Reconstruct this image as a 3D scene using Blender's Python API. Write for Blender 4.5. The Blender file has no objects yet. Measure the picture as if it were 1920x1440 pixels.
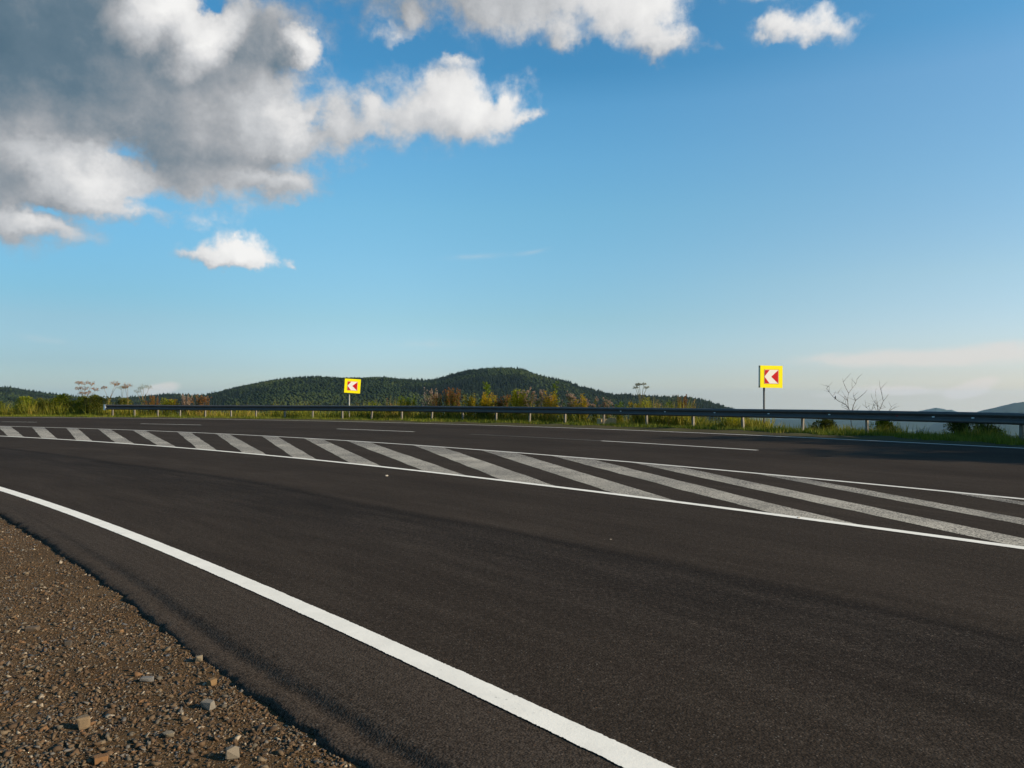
import bpy, math, random
import numpy as np
from mathutils import Vector, noise as mnoise

rnd = random.Random(7)
R = np.random.default_rng(11)
S = bpy.context.scene
COL = S.collection
D2R = math.pi / 180

# ------------------------------------------------------------------ view
FPX, EYE, HOR = 1500.0, 1.12, 748.0
PITCH = math.atan((HOR - 720) / FPX)
SUN_AZ, SUN_EL = 106.0, 23.0          # degrees, azimuth clockwise from +Y
EXPO = 0.6
SKY_STRENGTH = 0.1

def az_el(px, py):
    x, y = px - 960, 720 - py
    dy = math.cos(PITCH) * FPX - math.sin(PITCH) * y
    dz = math.sin(PITCH) * FPX + math.cos(PITCH) * y
    return math.atan2(x, dy), math.atan2(dz, math.hypot(x, dy))

cam = bpy.data.cameras.new('camera')
cam.sensor_width = 36
cam.lens = FPX / 1920 * 36
cam.clip_start = 0.05
cam.clip_end = 60000
camo = bpy.data.objects.new('camera', cam)
COL.objects.link(camo)
camo.location = (0, 0, EYE)
camo.rotation_euler = (math.pi / 2 + PITCH, 0, 0)
S.camera = camo
S.view_settings.view_transform = 'Standard'
S.view_settings.look = 'None'
S.view_settings.gamma = 1
S.view_settings.exposure = EXPO
S.render.engine = 'CYCLES'
S.cycles.use_denoising = True
S.cycles.volume_bounces = 1
S.cycles.max_bounces = 6
S.cycles.diffuse_bounces = 3

# ------------------------------------------------------------------ helpers
def tag(o, label=None, cat=None, group=None, kind=None):
    if label: o['label'] = label
    if cat: o['category'] = cat
    if group: o['group'] = group
    if kind: o['kind'] = kind
    return o

def obj(name, v, f, mat, parent=None, smooth=False, uv=None):
    me = bpy.data.meshes.new(name)
    v = np.asarray(v, dtype=np.float32)
    if isinstance(f, np.ndarray):
        n, k = f.shape
        me.vertices.add(len(v)); me.vertices.foreach_set('co', v.ravel())
        me.loops.add(n * k); me.loops.foreach_set('vertex_index', f.astype(np.int32).ravel())
        me.polygons.add(n)
        me.polygons.foreach_set('loop_start', np.arange(0, n * k, k, dtype=np.int32))
        me.polygons.foreach_set('loop_total', np.full(n, k, dtype=np.int32))
        me.update(calc_edges=True)
    else:
        me.from_pydata([tuple(p) for p in v], [], f); me.update()
    if smooth:
        me.polygons.foreach_set('use_smooth', np.ones(len(me.polygons), dtype=bool))
    if uv is not None:
        lay = me.uv_layers.new(name='UVMap')
        idx = np.empty(len(me.loops), dtype=np.int32); me.loops.foreach_get('vertex_index', idx)
        lay.data.foreach_set('uv', np.asarray(uv, dtype=np.float32)[idx].ravel())
    if mat: me.materials.append(mat)
    o = bpy.data.objects.new(name, me)
    COL.objects.link(o)
    if parent: o.parent = parent
    return o

def empty(name, loc, rot=(0, 0, 0)):
    o = bpy.data.objects.new(name, None)
    COL.objects.link(o)
    o.location = loc; o.rotation_euler = rot
    o.empty_display_size = 0.2
    return o

def grid_faces(nr, nc):
    a = np.arange(nr * nc).reshape(nr, nc)
    return np.stack([a[:-1, :-1].ravel(), a[:-1, 1:].ravel(), a[1:, 1:].ravel(), a[1:, :-1].ravel()], 1)

class MB:
    """collects shapes for one mesh object"""
    def __init__(s): s.v, s.f = [], []
    def add(s, v, f):
        b = len(s.v); s.v += [tuple(p) for p in v]; s.f += [tuple(b + i for i in q) for q in f]
    def box(s, c, d, rot=None, bev=0.0):
        hx, hy, hz = d[0] / 2, d[1] / 2, d[2] / 2
        if bev <= 0:
            v = [Vector((x * hx, y * hy, z * hz)) for z in (-1, 1) for x, y in ((-1, -1), (1, -1), (1, 1), (-1, 1))]
            f = [(3, 2, 1, 0), (4, 5, 6, 7), (0, 1, 5, 4), (1, 2, 6, 5), (2, 3, 7, 6), (3, 0, 4, 7)]
        else:
            o = [(-hx + bev, -hy), (hx - bev, -hy), (hx, -hy + bev), (hx, hy - bev), (hx - bev, hy), (-hx + bev, hy), (-hx, hy - bev), (-hx, -hy + bev)]
            v = [Vector((x, y, z)) for z in (-hz, hz) for x, y in o]
            f = [tuple(range(7, -1, -1)), tuple(range(8, 16))] + [(i, (i + 1) % 8, 8 + (i + 1) % 8, 8 + i) for i in range(8)]
        if rot is not None: v = [rot @ p for p in v]
        s.add([p + Vector(c) for p in v], f)
    def tube(s, pts, rad, n=6, cap=True):
        pts = [Vector(p) for p in pts]
        if not isinstance(rad, (list, tuple)): rad = [rad] * len(pts)
        rings = []
        for i, p in enumerate(pts):
            t = (pts[min(i + 1, len(pts) - 1)] - pts[max(i - 1, 0)]).normalized()
            a = t.orthogonal().normalized(); b = t.cross(a)
            rings.append([p + (a * math.cos(2 * math.pi * k / n) + b * math.sin(2 * math.pi * k / n)) * rad[i] for k in range(n)])
        f = []
        for i in range(len(pts) - 1):
            for k in range(n):
                f.append((i * n + k, i * n + (k + 1) % n, (i + 1) * n + (k + 1) % n, (i + 1) * n + k))
        if cap: f += [tuple(range(n - 1, -1, -1)), tuple((len(pts) - 1) * n + k for k in range(n))]
        s.add([p for r in rings for p in r], f)
    def leaf(s, p, d, ln, wd, up=Vector((0, 0, 1)), bend=0.25):
        d = Vector(d).normalized(); sd = d.cross(up)
        if sd.length < 1e-3: sd = Vector((1, 0, 0))
        sd = sd.normalized(); nn = sd.cross(d)
        p = Vector(p)
        s.add([p, p + d * ln * .5 + sd * wd / 2 + nn * bend * wd, p + d * ln, p + d * ln * .5 - sd * wd / 2 + nn * bend * wd], [(0, 1, 2, 3)])
    def build(s, name, mat, parent=None, smooth=False): return obj(name, s.v, s.f, mat, parent, smooth)

def rv():
    while True:
        p = Vector((rnd.uniform(-1, 1), rnd.uniform(-1, 1), rnd.uniform(-1, 1)))
        if 0.05 < p.length < 1: return p

# ------------------------------------------------------------------ node helper
class NT:
    def __init__(s, tree): s.t = tree; s.n = tree.nodes; s.l = tree.links
    def put(s, sock, val):
        if val is None: return
        if isinstance(val, bpy.types.NodeSocket): s.l.new(val, sock)
        else:
            try: sock.default_value = val
            except Exception: sock.default_value = tuple(val) + (1,)
    def node(s, typ, ins=None, **kw):
        n = s.n.new(typ)
        for k, v in kw.items(): setattr(n, k, v)
        for k, v in (ins or {}).items(): s.put(n.inputs[k], v)
        return n
    def m(s, op, a, b=None, c=None, clamp=False):
        n = s.n.new('ShaderNodeMath'); n.operation = op; n.use_clamp = clamp
        for i, v in enumerate((a, b, c)): s.put(n.inputs[i], v)
        return n.outputs[0]
    def vm(s, op, a, b=None, out=0):
        n = s.n.new('ShaderNodeVectorMath'); n.operation = op
        s.put(n.inputs[0], a); s.put(n.inputs[1], b)
        return n.outputs[out]
    def noise(s, vec, scale, detail=4, rough=0.5, dist=0.0, out='Fac'):
        n = s.node('ShaderNodeTexNoise', {'Vector': vec, 'Scale': scale, 'Detail': detail, 'Roughness': rough, 'Distortion': dist})
        return n.outputs[out]
    def ramp(s, fac, stops, interp='LINEAR'):
        n = s.n.new('ShaderNodeValToRGB'); cr = n.color_ramp; cr.interpolation = interp
        while len(cr.elements) > len(stops): cr.elements.remove(cr.elements[-1])
        while len(cr.elements) < len(stops): cr.elements.new(1)
        for e, (p, c) in zip(cr.elements, stops):
            e.position = p
            e.color = (c, c, c, 1) if isinstance(c, (int, float)) else tuple(c) + (1,)
        s.put(n.inputs[0], fac)
        return n.outputs[0]
    def mix(s, fac, a, b, blend='MIX'):
        n = s.n.new('ShaderNodeMix'); n.data_type = 'RGBA'; n.blend_type = blend
        s.put(n.inputs[0], fac)
        for i, v in ((6, a), (7, b)):
            if isinstance(v, (tuple, list)) and len(v) == 3: v = tuple(v) + (1,)
            s.put(n.inputs[i], v)
        return n.outputs[2]
    def sstep(s, x, a, b):
        n = s.n.new('ShaderNodeMapRange'); n.interpolation_type = 'SMOOTHSTEP'
        s.put(n.inputs[0], x); n.inputs[1].default_value = a; n.inputs[2].default_value = b
        return n.outputs[0]

def material(name):
    m = bpy.data.materials.new(name); m.use_nodes = True
    t = NT(m.node_tree); b = m.node_tree.nodes['Principled BSDF']
    return m, t, b

def simple(name, col, rough=0.6, metal=0.0, var=0.15, scale=8.0, spec=0.5):
    m, t, b = material(name)
    geo = t.node('ShaderNodeTexCoord').outputs['Object']
    n = t.noise(geo, scale, 5, 0.6)
    c = t.mix(t.m('MULTIPLY', n, 1.0), tuple(x * (1 - var * 1.6) for x in col), tuple(min(1, x * (1 + var * 1.6)) for x in col))
    t.put(b.inputs['Base Color'], c)
    b.inputs['Roughness'].default_value = rough; b.inputs['Metallic'].default_value = metal
    b.inputs['Specular IOR Level'].default_value = spec
    return m

def leafy(name, cols, trans=0.3, scale=3.0, isl=0.6):
    """foliage: colour differs from leaf to leaf and from clump to clump"""
    m, t, b = material(name)
    g = t.node('ShaderNodeNewGeometry'); pos = g.outputs['Position']
    r = g.outputs['Random Per Island']
    n = t.noise(pos, scale, 3, 0.6)
    k = t.m('ADD', t.m('MULTIPLY', r, isl), t.m('MULTIPLY', t.m('SUBTRACT', n, 0.5), 1.4))
    k = t.m('ADD', k, 0.5 - isl / 2, clamp=True)
    c = t.ramp(k, [(i / (len(cols) - 1), cc) for i, cc in enumerate(cols)])
    t.put(b.inputs['Base Color'], c)
    b.inputs['Roughness'].default_value = 0.7; b.inputs['Specular IOR Level'].default_value = 0.2
    if trans:
        tr = t.node('ShaderNodeBsdfTranslucent', {'Color': c})
        mx = t.node('ShaderNodeMixShader', {0: trans})
        t.l.new(b.outputs[0], mx.inputs[1]); t.l.new(tr.outputs[0], mx.inputs[2])
        t.l.new(mx.outputs[0], t.n['Material Output'].inputs['Surface'])
    return m

# ------------------------------------------------------------------ sky
def build_world():
    w = bpy.data.worlds.new('World'); S.world = w; w.use_nodes = True
    t = NT(w.node_tree); bg = w.node_tree.nodes['Background']
    bg.inputs['Strength'].default_value = SKY_STRENGTH
    d = t.node('ShaderNodeTexCoord').outputs['Generated']
    sp = t.node('ShaderNodeSeparateXYZ', {0: d})
    X, Y, Z = sp.outputs
    up = t.node('ShaderNodeCombineXYZ', {0: X, 1: Y, 2: t.m('MAXIMUM', Z, 0.004)}).outputs[0]
    sky = t.node('ShaderNodeTexSky', {'Vector': up}) if False else t.n.new('ShaderNodeTexSky')
    sky.sky_type = 'NISHITA'; sky.sun_disc = False
    sky.sun_elevation = SUN_EL * D2R; sky.sun_rotation = SUN_AZ * D2R
    sky.altitude = 500; sky.air_density = 1.0; sky.dust_density = 0.6; sky.ozone_density = 2.2
    t.l.new(up, sky.inputs['Vector'])
    hs = t.node('ShaderNodeHueSaturation', {'Hue': SKY_HUE, 'Saturation': SKY_SAT, 'Value': SKY_VAL, 'Color': sky.outputs[0]})
    az = t.m('ARCTAN2', X, Y); el = t.m('ARCSINE', Z)
    # the clearer, cyaner air of this evening: tint of the sky by height, on the shaded and on the sunward side
    e01 = t.m('DIVIDE', el, 30 * D2R, clamp=True)
    gl = t.ramp(e01, [(p, tuple(x / 2 for x in c)) for p, c in GRADE_L])
    gr = t.ramp(e01, [(p, tuple(x / 2 for x in c)) for p, c in GRADE_R])
    gc = t.ramp(e01, [(p, tuple(x / 2 for x in c)) for p, c in GRADE_C])
    g2 = t.vm('SCALE', t.mix(t.sstep(X, .02, .56), t.mix(t.sstep(X, -.56, -.10), gl, gc), gr)); g2.node.inputs['Scale'].default_value = 2.0 * 2 ** (.75 - EXPO)
    skyc = t.vm('MULTIPLY', hs.outputs[0], g2)
    P0 = t.node('ShaderNodeCombineXYZ', {0: az, 1: el}).outputs[0]
    # wisps: small domain warp
    wn = t.noise(P0, 22.0, 6, 0.62, out='Color')
    off = t.vm('SCALE', t.vm('SUBTRACT', wn, (0.5, 0.5, 0.5)))
    off.node.inputs['Scale'].default_value = 0.05
    P1 = t.vm('ADD', P0, off)

    def field(P, blobs):
        acc = None
        for (cx, cy, rx, ry, rot, a) in blobs:
            A, E = az_el(cx, cy)
            mp = t.node('ShaderNodeMapping', {'Vector': P, 'Location': (A, E, 0), 'Rotation': (0, 0, -rot * D2R), 'Scale': (rx / FPX, ry / FPX, 1)}, vector_type='TEXTURE')
            g = t.node('ShaderNodeTexGradient', {'Vector': mp.outputs[0]}, gradient_type='SPHERICAL')
            acc = t.m('MULTIPLY_ADD', g.outputs['Fac'], a, acc if acc is not None else 0.0)
        return acc

    dens = [(120, 90, 480, 230, 0, 1.7), (380, 180, 280, 170, -20, 1.3), (470, 245, 200, 110, 0, 1.0), (285, 5, 120, 95, -20, 1.3), (380, 88, 90, 50, -38, 1.1), (0, 110, 330, 260, 0, .9), (392, 12, 42, 40, 10, -1.3), (235, 290, 130, 46, -22, -1.5), (90, 398, 48, 18, 0, -.9), (560, 185, 40, 22, -25, -.7), (918, 188, 26, 30, 20, -.7), (700, 262, 60, 16, 0, -.4), (520, 316, 80, 22, 0, -1.0), (588, 236, 40, 30, -35, -1.2), (600, 200, 26, 16, -30, -.6),
            (468, 88, 98, 66, -35, .8), (566, 92, 40, 38, 0, 1.7), (540, 285, 130, 80, 0, .8), (410, 330, 170, 80, 0, 1.2), (560, 348, 75, 45, 0, .8),
            (60, 300, 220, 80, 0, 1.1), (50, 370, 170, 110, 0, 1.2), (165, 338, 100, 58, -10, 1.3), (60, 425, 140, 32, 5, .8), (255, 400, 130, 24, 3, .75),
            (645, 240, 150, 62, 0, .85), (780, 210, 190, 92, 0, 1.2), (850, 190, 110, 75, -10, 1.2), (955, 190, 75, 55, -30, 1.1), (910, 240, 110, 48, -15, .9), (995, 222, 40, 18, -20, .8),
            (400, 412, 75, 25, 10, .55), (416, 466, 46, 38, 0, 1.6), (470, 473, 52, 42, 0, 1.7), (435, 487, 105, 22, 0, 1.0), (365, 477, 60, 22, 0, .7), (545, 490, 18, 12, 0, .7),
            (690, 0, 200, 66, -5, .6), (900, -10, 190, 95, -5, 1.2), (1060, 0, 190, 90, 0, 1.3), (1205, 15, 120, 80, 0, 1.6), (1062, 74, 62, 36, -10, .95), (1245, 82, 78, 32, -5, 1.0), (1330, 95, 50, 18, 0, .4), (885, 130, 60, 40, 0, .3),
            (735, 66, 50, 24, -20, .7), (775, 25, 30, 22, 30, .7), (855, 118, 38, 15, 0, .7), (690, 175, 28, 24, 30, .6), (680, 310, 36, 32, 0, .5),
            (1435, 50, 55, 30, 0, .95), (1505, 42, 80, 38, 0, 1.25), (1578, 52, 64, 30, -10, .9), (1430, -8, 110, 24, 0, .75)]
    lit = [(300, 15, 115, 62, -30, 1.15), (385, 82, 100, 46, -38, 1.0), (572, 92, 52, 46, 0, .75), (550, 225, 230, 110, 0, .36), (840, 190, 200, 120, 0, .62), (955, 195, 130, 100, -20, .38),
           (1215, 18, 190, 105, 0, .66), (1000, 40, 240, 90, 0, .30), (450, 468, 140, 80, 0, .8), (165, 332, 130, 70, 0, .55), (1515, 38, 200, 80, 0, .6), (30, 270, 110, 55, 0, .35), (430, 360, 200, 60, 0, .2), (270, 400, 250, 60, 0, .22), (60, 425, 160, 40, 0, .2), (735, 68, 80, 50, 0, .45), (250, 230, 220, 70, 0, .12),
           (-60, 50, 520, 250, 0, -.62), (130, 60, 170, 110, 0, -.18), (490, 105, 120, 75, -20, -.30), (400, 295, 150, 50, 0, -.16), (60, 390, 170, 60, 0, -.10), (690, 0, 230, 80, 0, -.18)]

    def density(P, Pn, det):
        F = field(P, dens)
        n = t.noise(Pn, 15.0, det, 0.64)
        gate = t.m('MULTIPLY', F, 3.0, clamp=True)
        return t.m('ADD', F, t.m('MULTIPLY', gate, t.m('MULTIPLY', t.m('SUBTRACT', n, 0.5), 2.6)))
    D0 = density(P1, P0, 9)
    sh = (0.016, 0.011, 0)
    P2 = t.vm('ADD', P1, sh); P2n = t.vm('ADD', P0, sh)
    D1 = density(P2, P2n, 7)
    alpha = t.m('MULTIPLY', t.sstep(D0, 0.10, 1.15), .985)
    emb = t.m('SUBTRACT', D0, D1)
    L = t.m('ADD', field(P1, lit), 0.5)
    L = t.m('MULTIPLY_ADD', emb, 0.26, t.m('ADD', L, t.m('MULTIPLY', t.m('SUBTRACT', t.noise(P1, 9.0, 6, .55), .5), .40)))
    L = t.m('DIVIDE', t.m('ADD', L, .45), 1.85, clamp=True)
    k = 1.0 / (SKY_STRENGTH * 2 ** EXPO)
    cc = t.ramp(L, [(0, (.065, .13, .185)), (.24, (.125, .19, .245)), (.38, (.245, .283, .318)), (.51, (.388, .403, .422)), (.65, (.575, .585, .60)), (.79, (.77, .765, .76)), (1, (.93, .92, .90))])
    cs = t.vm('SCALE', cc); cs.node.inputs['Scale'].default_value = k
    # thin, far streaks low over the horizon
    thin = [(1650, 673, 180, 22, 0, 1.1), (1870, 662, 160, 26, -3, 1.1), (1660, 731, 75, 13, 0, 1.0), (1700, 733, 50, 10, 0, .8), (1822, 728, 50, 16, -22, 1.7), (1800, 735, 60, 11, 0, 1.1), (1560, 741, 60, 8, 0, .6), (300, 730, 40, 14, -12, 1.7), (900, 480, 130, 10, -4, .32), (1010, 470, 60, 8, -12, .25), (820, 645, 180, 16, 0, .3), (80, 636, 80, 14, 8, .3), (1100, 690, 220, 22, 0, .2)]
    T = field(P0, thin)
    st = t.node('ShaderNodeMapping', {'Vector': P0, 'Scale': (1, 3.0, 1)}).outputs[0]
    tn = t.noise(st, 26.0, 6, 0.55)
    ta = t.m('MULTIPLY', t.sstep(t.m('ADD', T, t.m('MULTIPLY', t.m('SUBTRACT', tn, .5), t.m('MULTIPLY', T, 2.2, clamp=True))), 0.05, 0.9), 0.6)
    c1 = t.mix(ta, skyc, tuple(x * k for x in (.80, .72, .665)))
    c2 = t.mix(alpha, c1, cs)
    t.l.new(c2, bg.inputs['Color'])
    try:
        w.cycles.sampling_method = 'MANUAL'; w.cycles.sample_map_resolution = 512
    except Exception: pass

SKY_HUE, SKY_SAT, SKY_VAL = 0.5, 1.15, 1.0
def _lin(c): return [((x / 255 + .055) / 1.055) ** 2.4 if x > 10 else x / 255 / 12.92 for x in c]
def _grade(rows):
    out = []
    for x, y, got, want in sorted(rows, key=lambda r: -r[1]):
        out.append((max(0, az_el(x, y)[1] / (30 * D2R)), tuple(b / a for a, b in zip(_lin(got), _lin(want)))))
    return out
GRADE_L = _grade([(640, 120, (104, 148, 198), (74, 147, 198)), (1100, 400, (140, 185, 228), (112, 176, 214)), (300, 550, (186, 232, 262), (130, 186, 213)), (350, 600, (203, 243, 256), (143, 185, 202)), (300, 680, (236, 253, 243), (153, 180, 194)), (300, 740, (230, 240, 225), (157, 177, 190))])
GRADE_C = _grade([(640, 120, (104, 148, 198), (76, 148, 198)), (1100, 200, (107, 150, 198), (93, 160, 206)), (1100, 300, (117, 161, 208), (107, 172, 214)), (1100, 400, (130, 175, 219), (120, 182, 217)), (1100, 500, (150, 195, 230), (134, 191, 220)), (1100, 600, (182, 220, 236), (153, 198, 214)), (1100, 690, (216, 232, 218), (172, 196, 205)), (1100, 735, (214, 225, 210), (176, 193, 202))])
GRADE_R = _grade([(1900, 700, (214, 230, 219), (193, 203, 211)), (1900, 0, (108, 150, 200), (95, 158, 205)), (1900, 100, (115, 160, 210), (117, 171, 214)), (1900, 300, (134, 180, 226), (135, 186, 222)), (1900, 500, (168, 212, 242), (169, 207, 226)), (1900, 640, (212, 234, 232), (198, 212, 218)), (1900, 735, (214, 222, 206), (198, 203, 206))])
build_world()

sd = bpy.data.lights.new('sun', 'SUN'); sd.energy = 4.7; sd.angle = 0.5 * D2R; sd.color = (1.0, 0.84, 0.64)
so = bpy.data.objects.new('sun', sd); COL.objects.link(so)
SUNV = Vector((math.sin(SUN_AZ * D2R) * math.cos(SUN_EL * D2R), math.cos(SUN_AZ * D2R) * math.cos(SUN_EL * D2R), math.sin(SUN_EL * D2R)))
so.rotation_euler = SUNV.to_track_quat('Z', 'Y').to_euler()
so.location = SUNV * 60

# ------------------------------------------------------------------ the bend: curves in plan, polar about one centre
CF = np.array((-42.12, -11.62))
CIRC = dict(near=((-69.726, -53.889), 89.962), low=((-53.581, -35.704), 70.976), upp=((-47.983, -24.163), 63.083), far=((-42.12, -11.62), 61.41))

def rad(name, phi):
    (cx, cy), r = CIRC[name]
    ex, ey = CF[0] - cx, CF[1] - cy
    u, v = np.cos(phi), np.sin(phi)
    b = ex * u + ey * v
    return -b + np.sqrt(b * b - (ex * ex + ey * ey - r * r))

def pol(phi, r): return CF[0] + r * np.cos(phi), CF[1] + r * np.sin(phi)

EDGE_PTS = np.array([(-5.17, 8.1), (-4.1, 6.77), (-3.26, 5.88), (-2.39, 4.81), (-1.99, 4.31), (-1.56, 3.77), (-1.23, 3.38), (-.97, 3.08), (-.75, 2.83), (-.55, 2.59), (-.45, 2.49)])
_e = EDGE_PTS - CF
_ph = np.arctan2(_e[:, 1], _e[:, 0]); _w = rad('near', _ph) - np.hypot(_e[:, 0], _e[:, 1])
_o = np.argsort(_ph); EDGE_PH, EDGE_W = _ph[_o], _w[_o]
EDGE_W = np.convolve(np.r_[EDGE_W[0], EDGE_W, EDGE_W[-1]], [.25, .5, .25], 'valid')

def edge_rad(phi): return rad('near', phi) - np.interp(phi, EDGE_PH, EDGE_W)

RAIL_Q = np.array([(-25.4, 50.8), (-23.8, 50.4), (-22.1, 50.0), (-20.5, 49.5), (-18.7, 48.9), (-16.9, 48.2), (-15.2, 47.5), (-13.2, 46.7), (-11.4, 45.8), (-9.5, 44.8), (-7.7, 43.8), (-5.9, 42.7), (-4.2, 41.6), (-2.5, 40.4), (-.8, 39.1), (.8, 37.8), (2.4, 36.4), (4.0, 34.9), (5.6, 33.2), (7.1, 31.4), (8.6, 29.6), (10.0, 27.5), (11.3, 25.4), (13.3, 21.0)])
_q = RAIL_Q - CF
Q_PH = np.arctan2(_q[:, 1], _q[:, 0]); Q_R = np.hypot(_q[:, 0], _q[:, 1])
_pf = np.polyfit(Q_PH, Q_R, 3)
PH_END = Q_PH[0] + 0.0065            # left end of the rail
def rail_rad(phi):
    return np.polyval(_pf, np.clip(phi, Q_PH[-1] - .1, Q_PH[0]))

def hprof(d):
    """height of the land d metres outside the guardrail line"""
    return np.interp(d, [-4, -2.2, -.8, 0, 1, 2, 4, 10, 40, 200, 600, 2500, 60000], [-.01, -.012, .0, -.02, -.07, -.2, -.8, -3.2, -15, -55, -120, -250, -250])

def rail_point(px, d):
    """where the line of sight at that bearing meets the arc d metres behind the rail"""
    a = az_el(px, HOR)[0]
    u = np.array((math.sin(a), math.cos(a)))
    t = 40.0
    for _ in range(30):
        p = u * t - CF
        e = math.hypot(*p) - float(rail_rad(math.atan2(p[1], p[0]))) - d
        t -= e * .8
    p = u * t
    return p[0], p[1], float(hprof(d))

def z_at(py, x, y): return EYE + (HOR - py) / FPX * y

def fbm(x, y, s, o=4, seed=0.0):
    return mnoise.fractal(Vector((x * s + seed, y * s - seed, seed * .37)), 1.0, 2.0, o)

# ------------------------------------------------------------------ materials of the setting
def asphalt_nodes(t):
    geo = t.node('ShaderNodeNewGeometry').outputs['Position']
    uv = t.node('ShaderNodeUVMap').outputs[0]
    fine = t.noise(geo, 150.0, 2, 0.7)
    vor = t.node('ShaderNodeTexVoronoi', {'Vector': geo, 'Scale': 95.0})
    grain = t.m('MULTIPLY', t.m('SUBTRACT', fine, 0.5), t.m('SUBTRACT', 1.45, t.m('MULTIPLY', t.sstep(t.node('ShaderNodeSeparateXYZ', {0: uv}).outputs[0], .9, 1.02), .45)))
    big = t.noise(geo, 0.55, 5, 0.6)
    stretch = t.node('ShaderNodeMapping', {'Vector': uv, 'Scale': (9.0, 0.35, 1.0)}).outputs[0]
    streak = t.noise(stretch, 1.0, 5, 0.65)
    stretch2 = t.node('ShaderNodeMapping', {'Vector': uv, 'Scale': (40.0, 0.8, 1.0)}).outputs[0]
    streak2 = t.noise(stretch2, 1.0, 3, 0.6)
    coarse = t.m('SUBTRACT', t.noise(geo, 42.0, 2, .6), .5)
    k = t.m('ADD', t.m('ADD', t.m('MULTIPLY', grain, 1.7), t.m('ADD', t.m('MULTIPLY', coarse, 1.0), t.m('MULTIPLY', t.m('SUBTRACT', t.noise(geo, 13.0, 3, .6), .5), .28))), t.m('MULTIPLY', t.m('SUBTRACT', big, .5), .22))
    k = t.m('ADD', k, t.m('MULTIPLY', t.m('SUBTRACT', streak, .5), .42))
    k = t.m('ADD', k, t.m('MULTIPLY', t.m('SUBTRACT', streak2, .5), .35))
    us = t.node('ShaderNodeSeparateXYZ', {0: uv})
    # tyre-polished bands that follow the lane
    wob = t.m('MULTIPLY', t.m('SUBTRACT', t.noise(t.node('ShaderNodeMapping', {'Vector': uv, 'Scale': (0, .12, 1)}).outputs[0], 1.0, 2), .5), .16)
    uu = t.m('ADD', us.outputs[0], wob)
    def band(c, w0):
        x = t.m('DIVIDE', t.m('ABSOLUTE', t.m('SUBTRACT', uu, c)), w0)
        return t.m('SUBTRACT', 1.0, t.sstep(x, 0.0, 1.0))
    bands = t.m('MULTIPLY', band(1.485, .03), .13)
    polished = t.m('MULTIPLY', t.sstep(uu, 1.08, 1.44), t.m('SUBTRACT', 1.0, t.sstep(uu, 1.47, 1.53)))
    bands = t.m('ADD', bands, t.m('MULTIPLY', polished, .13))
    bands = t.m('SUBTRACT', bands, t.m('MULTIPLY', t.m('SUBTRACT', 1.0, t.sstep(us.outputs[0], .9, 1.0)), .13))
    for c, w0, a in ((1.8, .12, .05), (3.3, .12, .10), (3.75, .12, .10)):
        bands = t.m('ADD', bands, t.m('MULTIPLY', band(c, w0), a))
    k = t.m('SUBTRACT', t.m('ADD', k, .55), t.m('MULTIPLY', bands, 1.0), clamp=True)
    col = t.ramp(k, [(0, (.005, .0040, .0032)), (.5, (.0245, .0190, .0146)), (1, (.095, .075, .058))])
    col = t.mix(polished, t.mix(.35, col, (.030, .021, .0135)), col)
    # pale and rusty chips among the stones
    chip = t.m('MULTIPLY', t.m('GREATER_THAN', t.node('ShaderNodeSeparateColor', {0: vor.outputs['Color']}).outputs[0], 0.965), t.m('LESS_THAN', vor.outputs['Distance'], 0.36))
    tint = t.ramp(t.node('ShaderNodeSeparateColor', {0: vor.outputs['Color']}).outputs[1], [(0, (.08, .068, .055)), (.6, (.13, .115, .095)), (1, (.12, .065, .035))])
    col = t.mix(t.m('MULTIPLY', chip, .75), col, tint)
    bh = t.m('ADD', t.m('MULTIPLY', fine, .5), t.m('MULTIPLY', vor.outputs['Distance'], -.7))
    return col, bh, geo, uv, fine

M = {}
def mat_asphalt():
    m, t, b = material('asphalt')
    col, bh, *_ = asphalt_nodes(t)
    t.put(b.inputs['Base Color'], col)
    bp = t.node('ShaderNodeBump', {'Strength': .55, 'Distance': .006, 'Height': bh})
    t.l.new(bp.outputs[0], b.inputs['Normal'])
    b.inputs['Roughness'].default_value = .95; b.inputs['Specular IOR Level'].default_value = .04
    return m
M['asphalt'] = mat_asphalt()

def mat_paint(name, col, wear, bite, tonev=.25, fade=0):
    """road paint over the same stones; wear = share of it rubbed off"""
    m, t, b = material(name)
    geo = t.node('ShaderNodeNewGeometry').outputs['Position']
    fine = t.m('MULTIPLY_ADD', t.noise(geo, 130.0, 3, .75), .5, t.m('MULTIPLY', t.noise(geo, 48.0, 3, .7), .5))
    mid = t.noise(geo, 14.0, 4, .65)
    big = t.noise(geo, 1.3, 4, .6)
    k = t.m('ADD', t.m('MULTIPLY', fine, bite), t.m('ADD', t.m('MULTIPLY', mid, .45), t.m('MULTIPLY', big, .55)))
    k = t.m('SUBTRACT', k, (bite + 1.0) * .5)
    if fade:
        vv = t.node('ShaderNodeSeparateXYZ', {0: t.node('ShaderNodeUVMap').outputs[0]}).outputs[1]
        k = t.m('ADD', k, t.m('MULTIPLY', t.m('SUBTRACT', 1.0, t.sstep(vv, 0.0, .55)), fade))
    gone = t.sstep(k, wear - .10, wear + .16)
    tone = t.m('ADD', t.m('ADD', t.m('MULTIPLY', t.noise(geo, 5.0, 5, .7), .35), t.m('MULTIPLY', t.m('SUBTRACT', t.noise(geo, .45, 4, .6), .5), tonev)), .80)
    pc = t.vm('SCALE', col); t.put(pc.node.inputs['Scale'], tone)
    c = t.mix(gone, pc, (.030, .0235, .0185))
    t.put(b.inputs['Base Color'], c)
    bp = t.node('ShaderNodeBump', {'Strength': .35, 'Distance': .004, 'Height': fine})
    t.l.new(bp.outputs[0], b.inputs['Normal'])
    b.inputs['Roughness'].default_value = .8; b.inputs['Specular IOR Level'].default_value = .2
    return m
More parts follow.
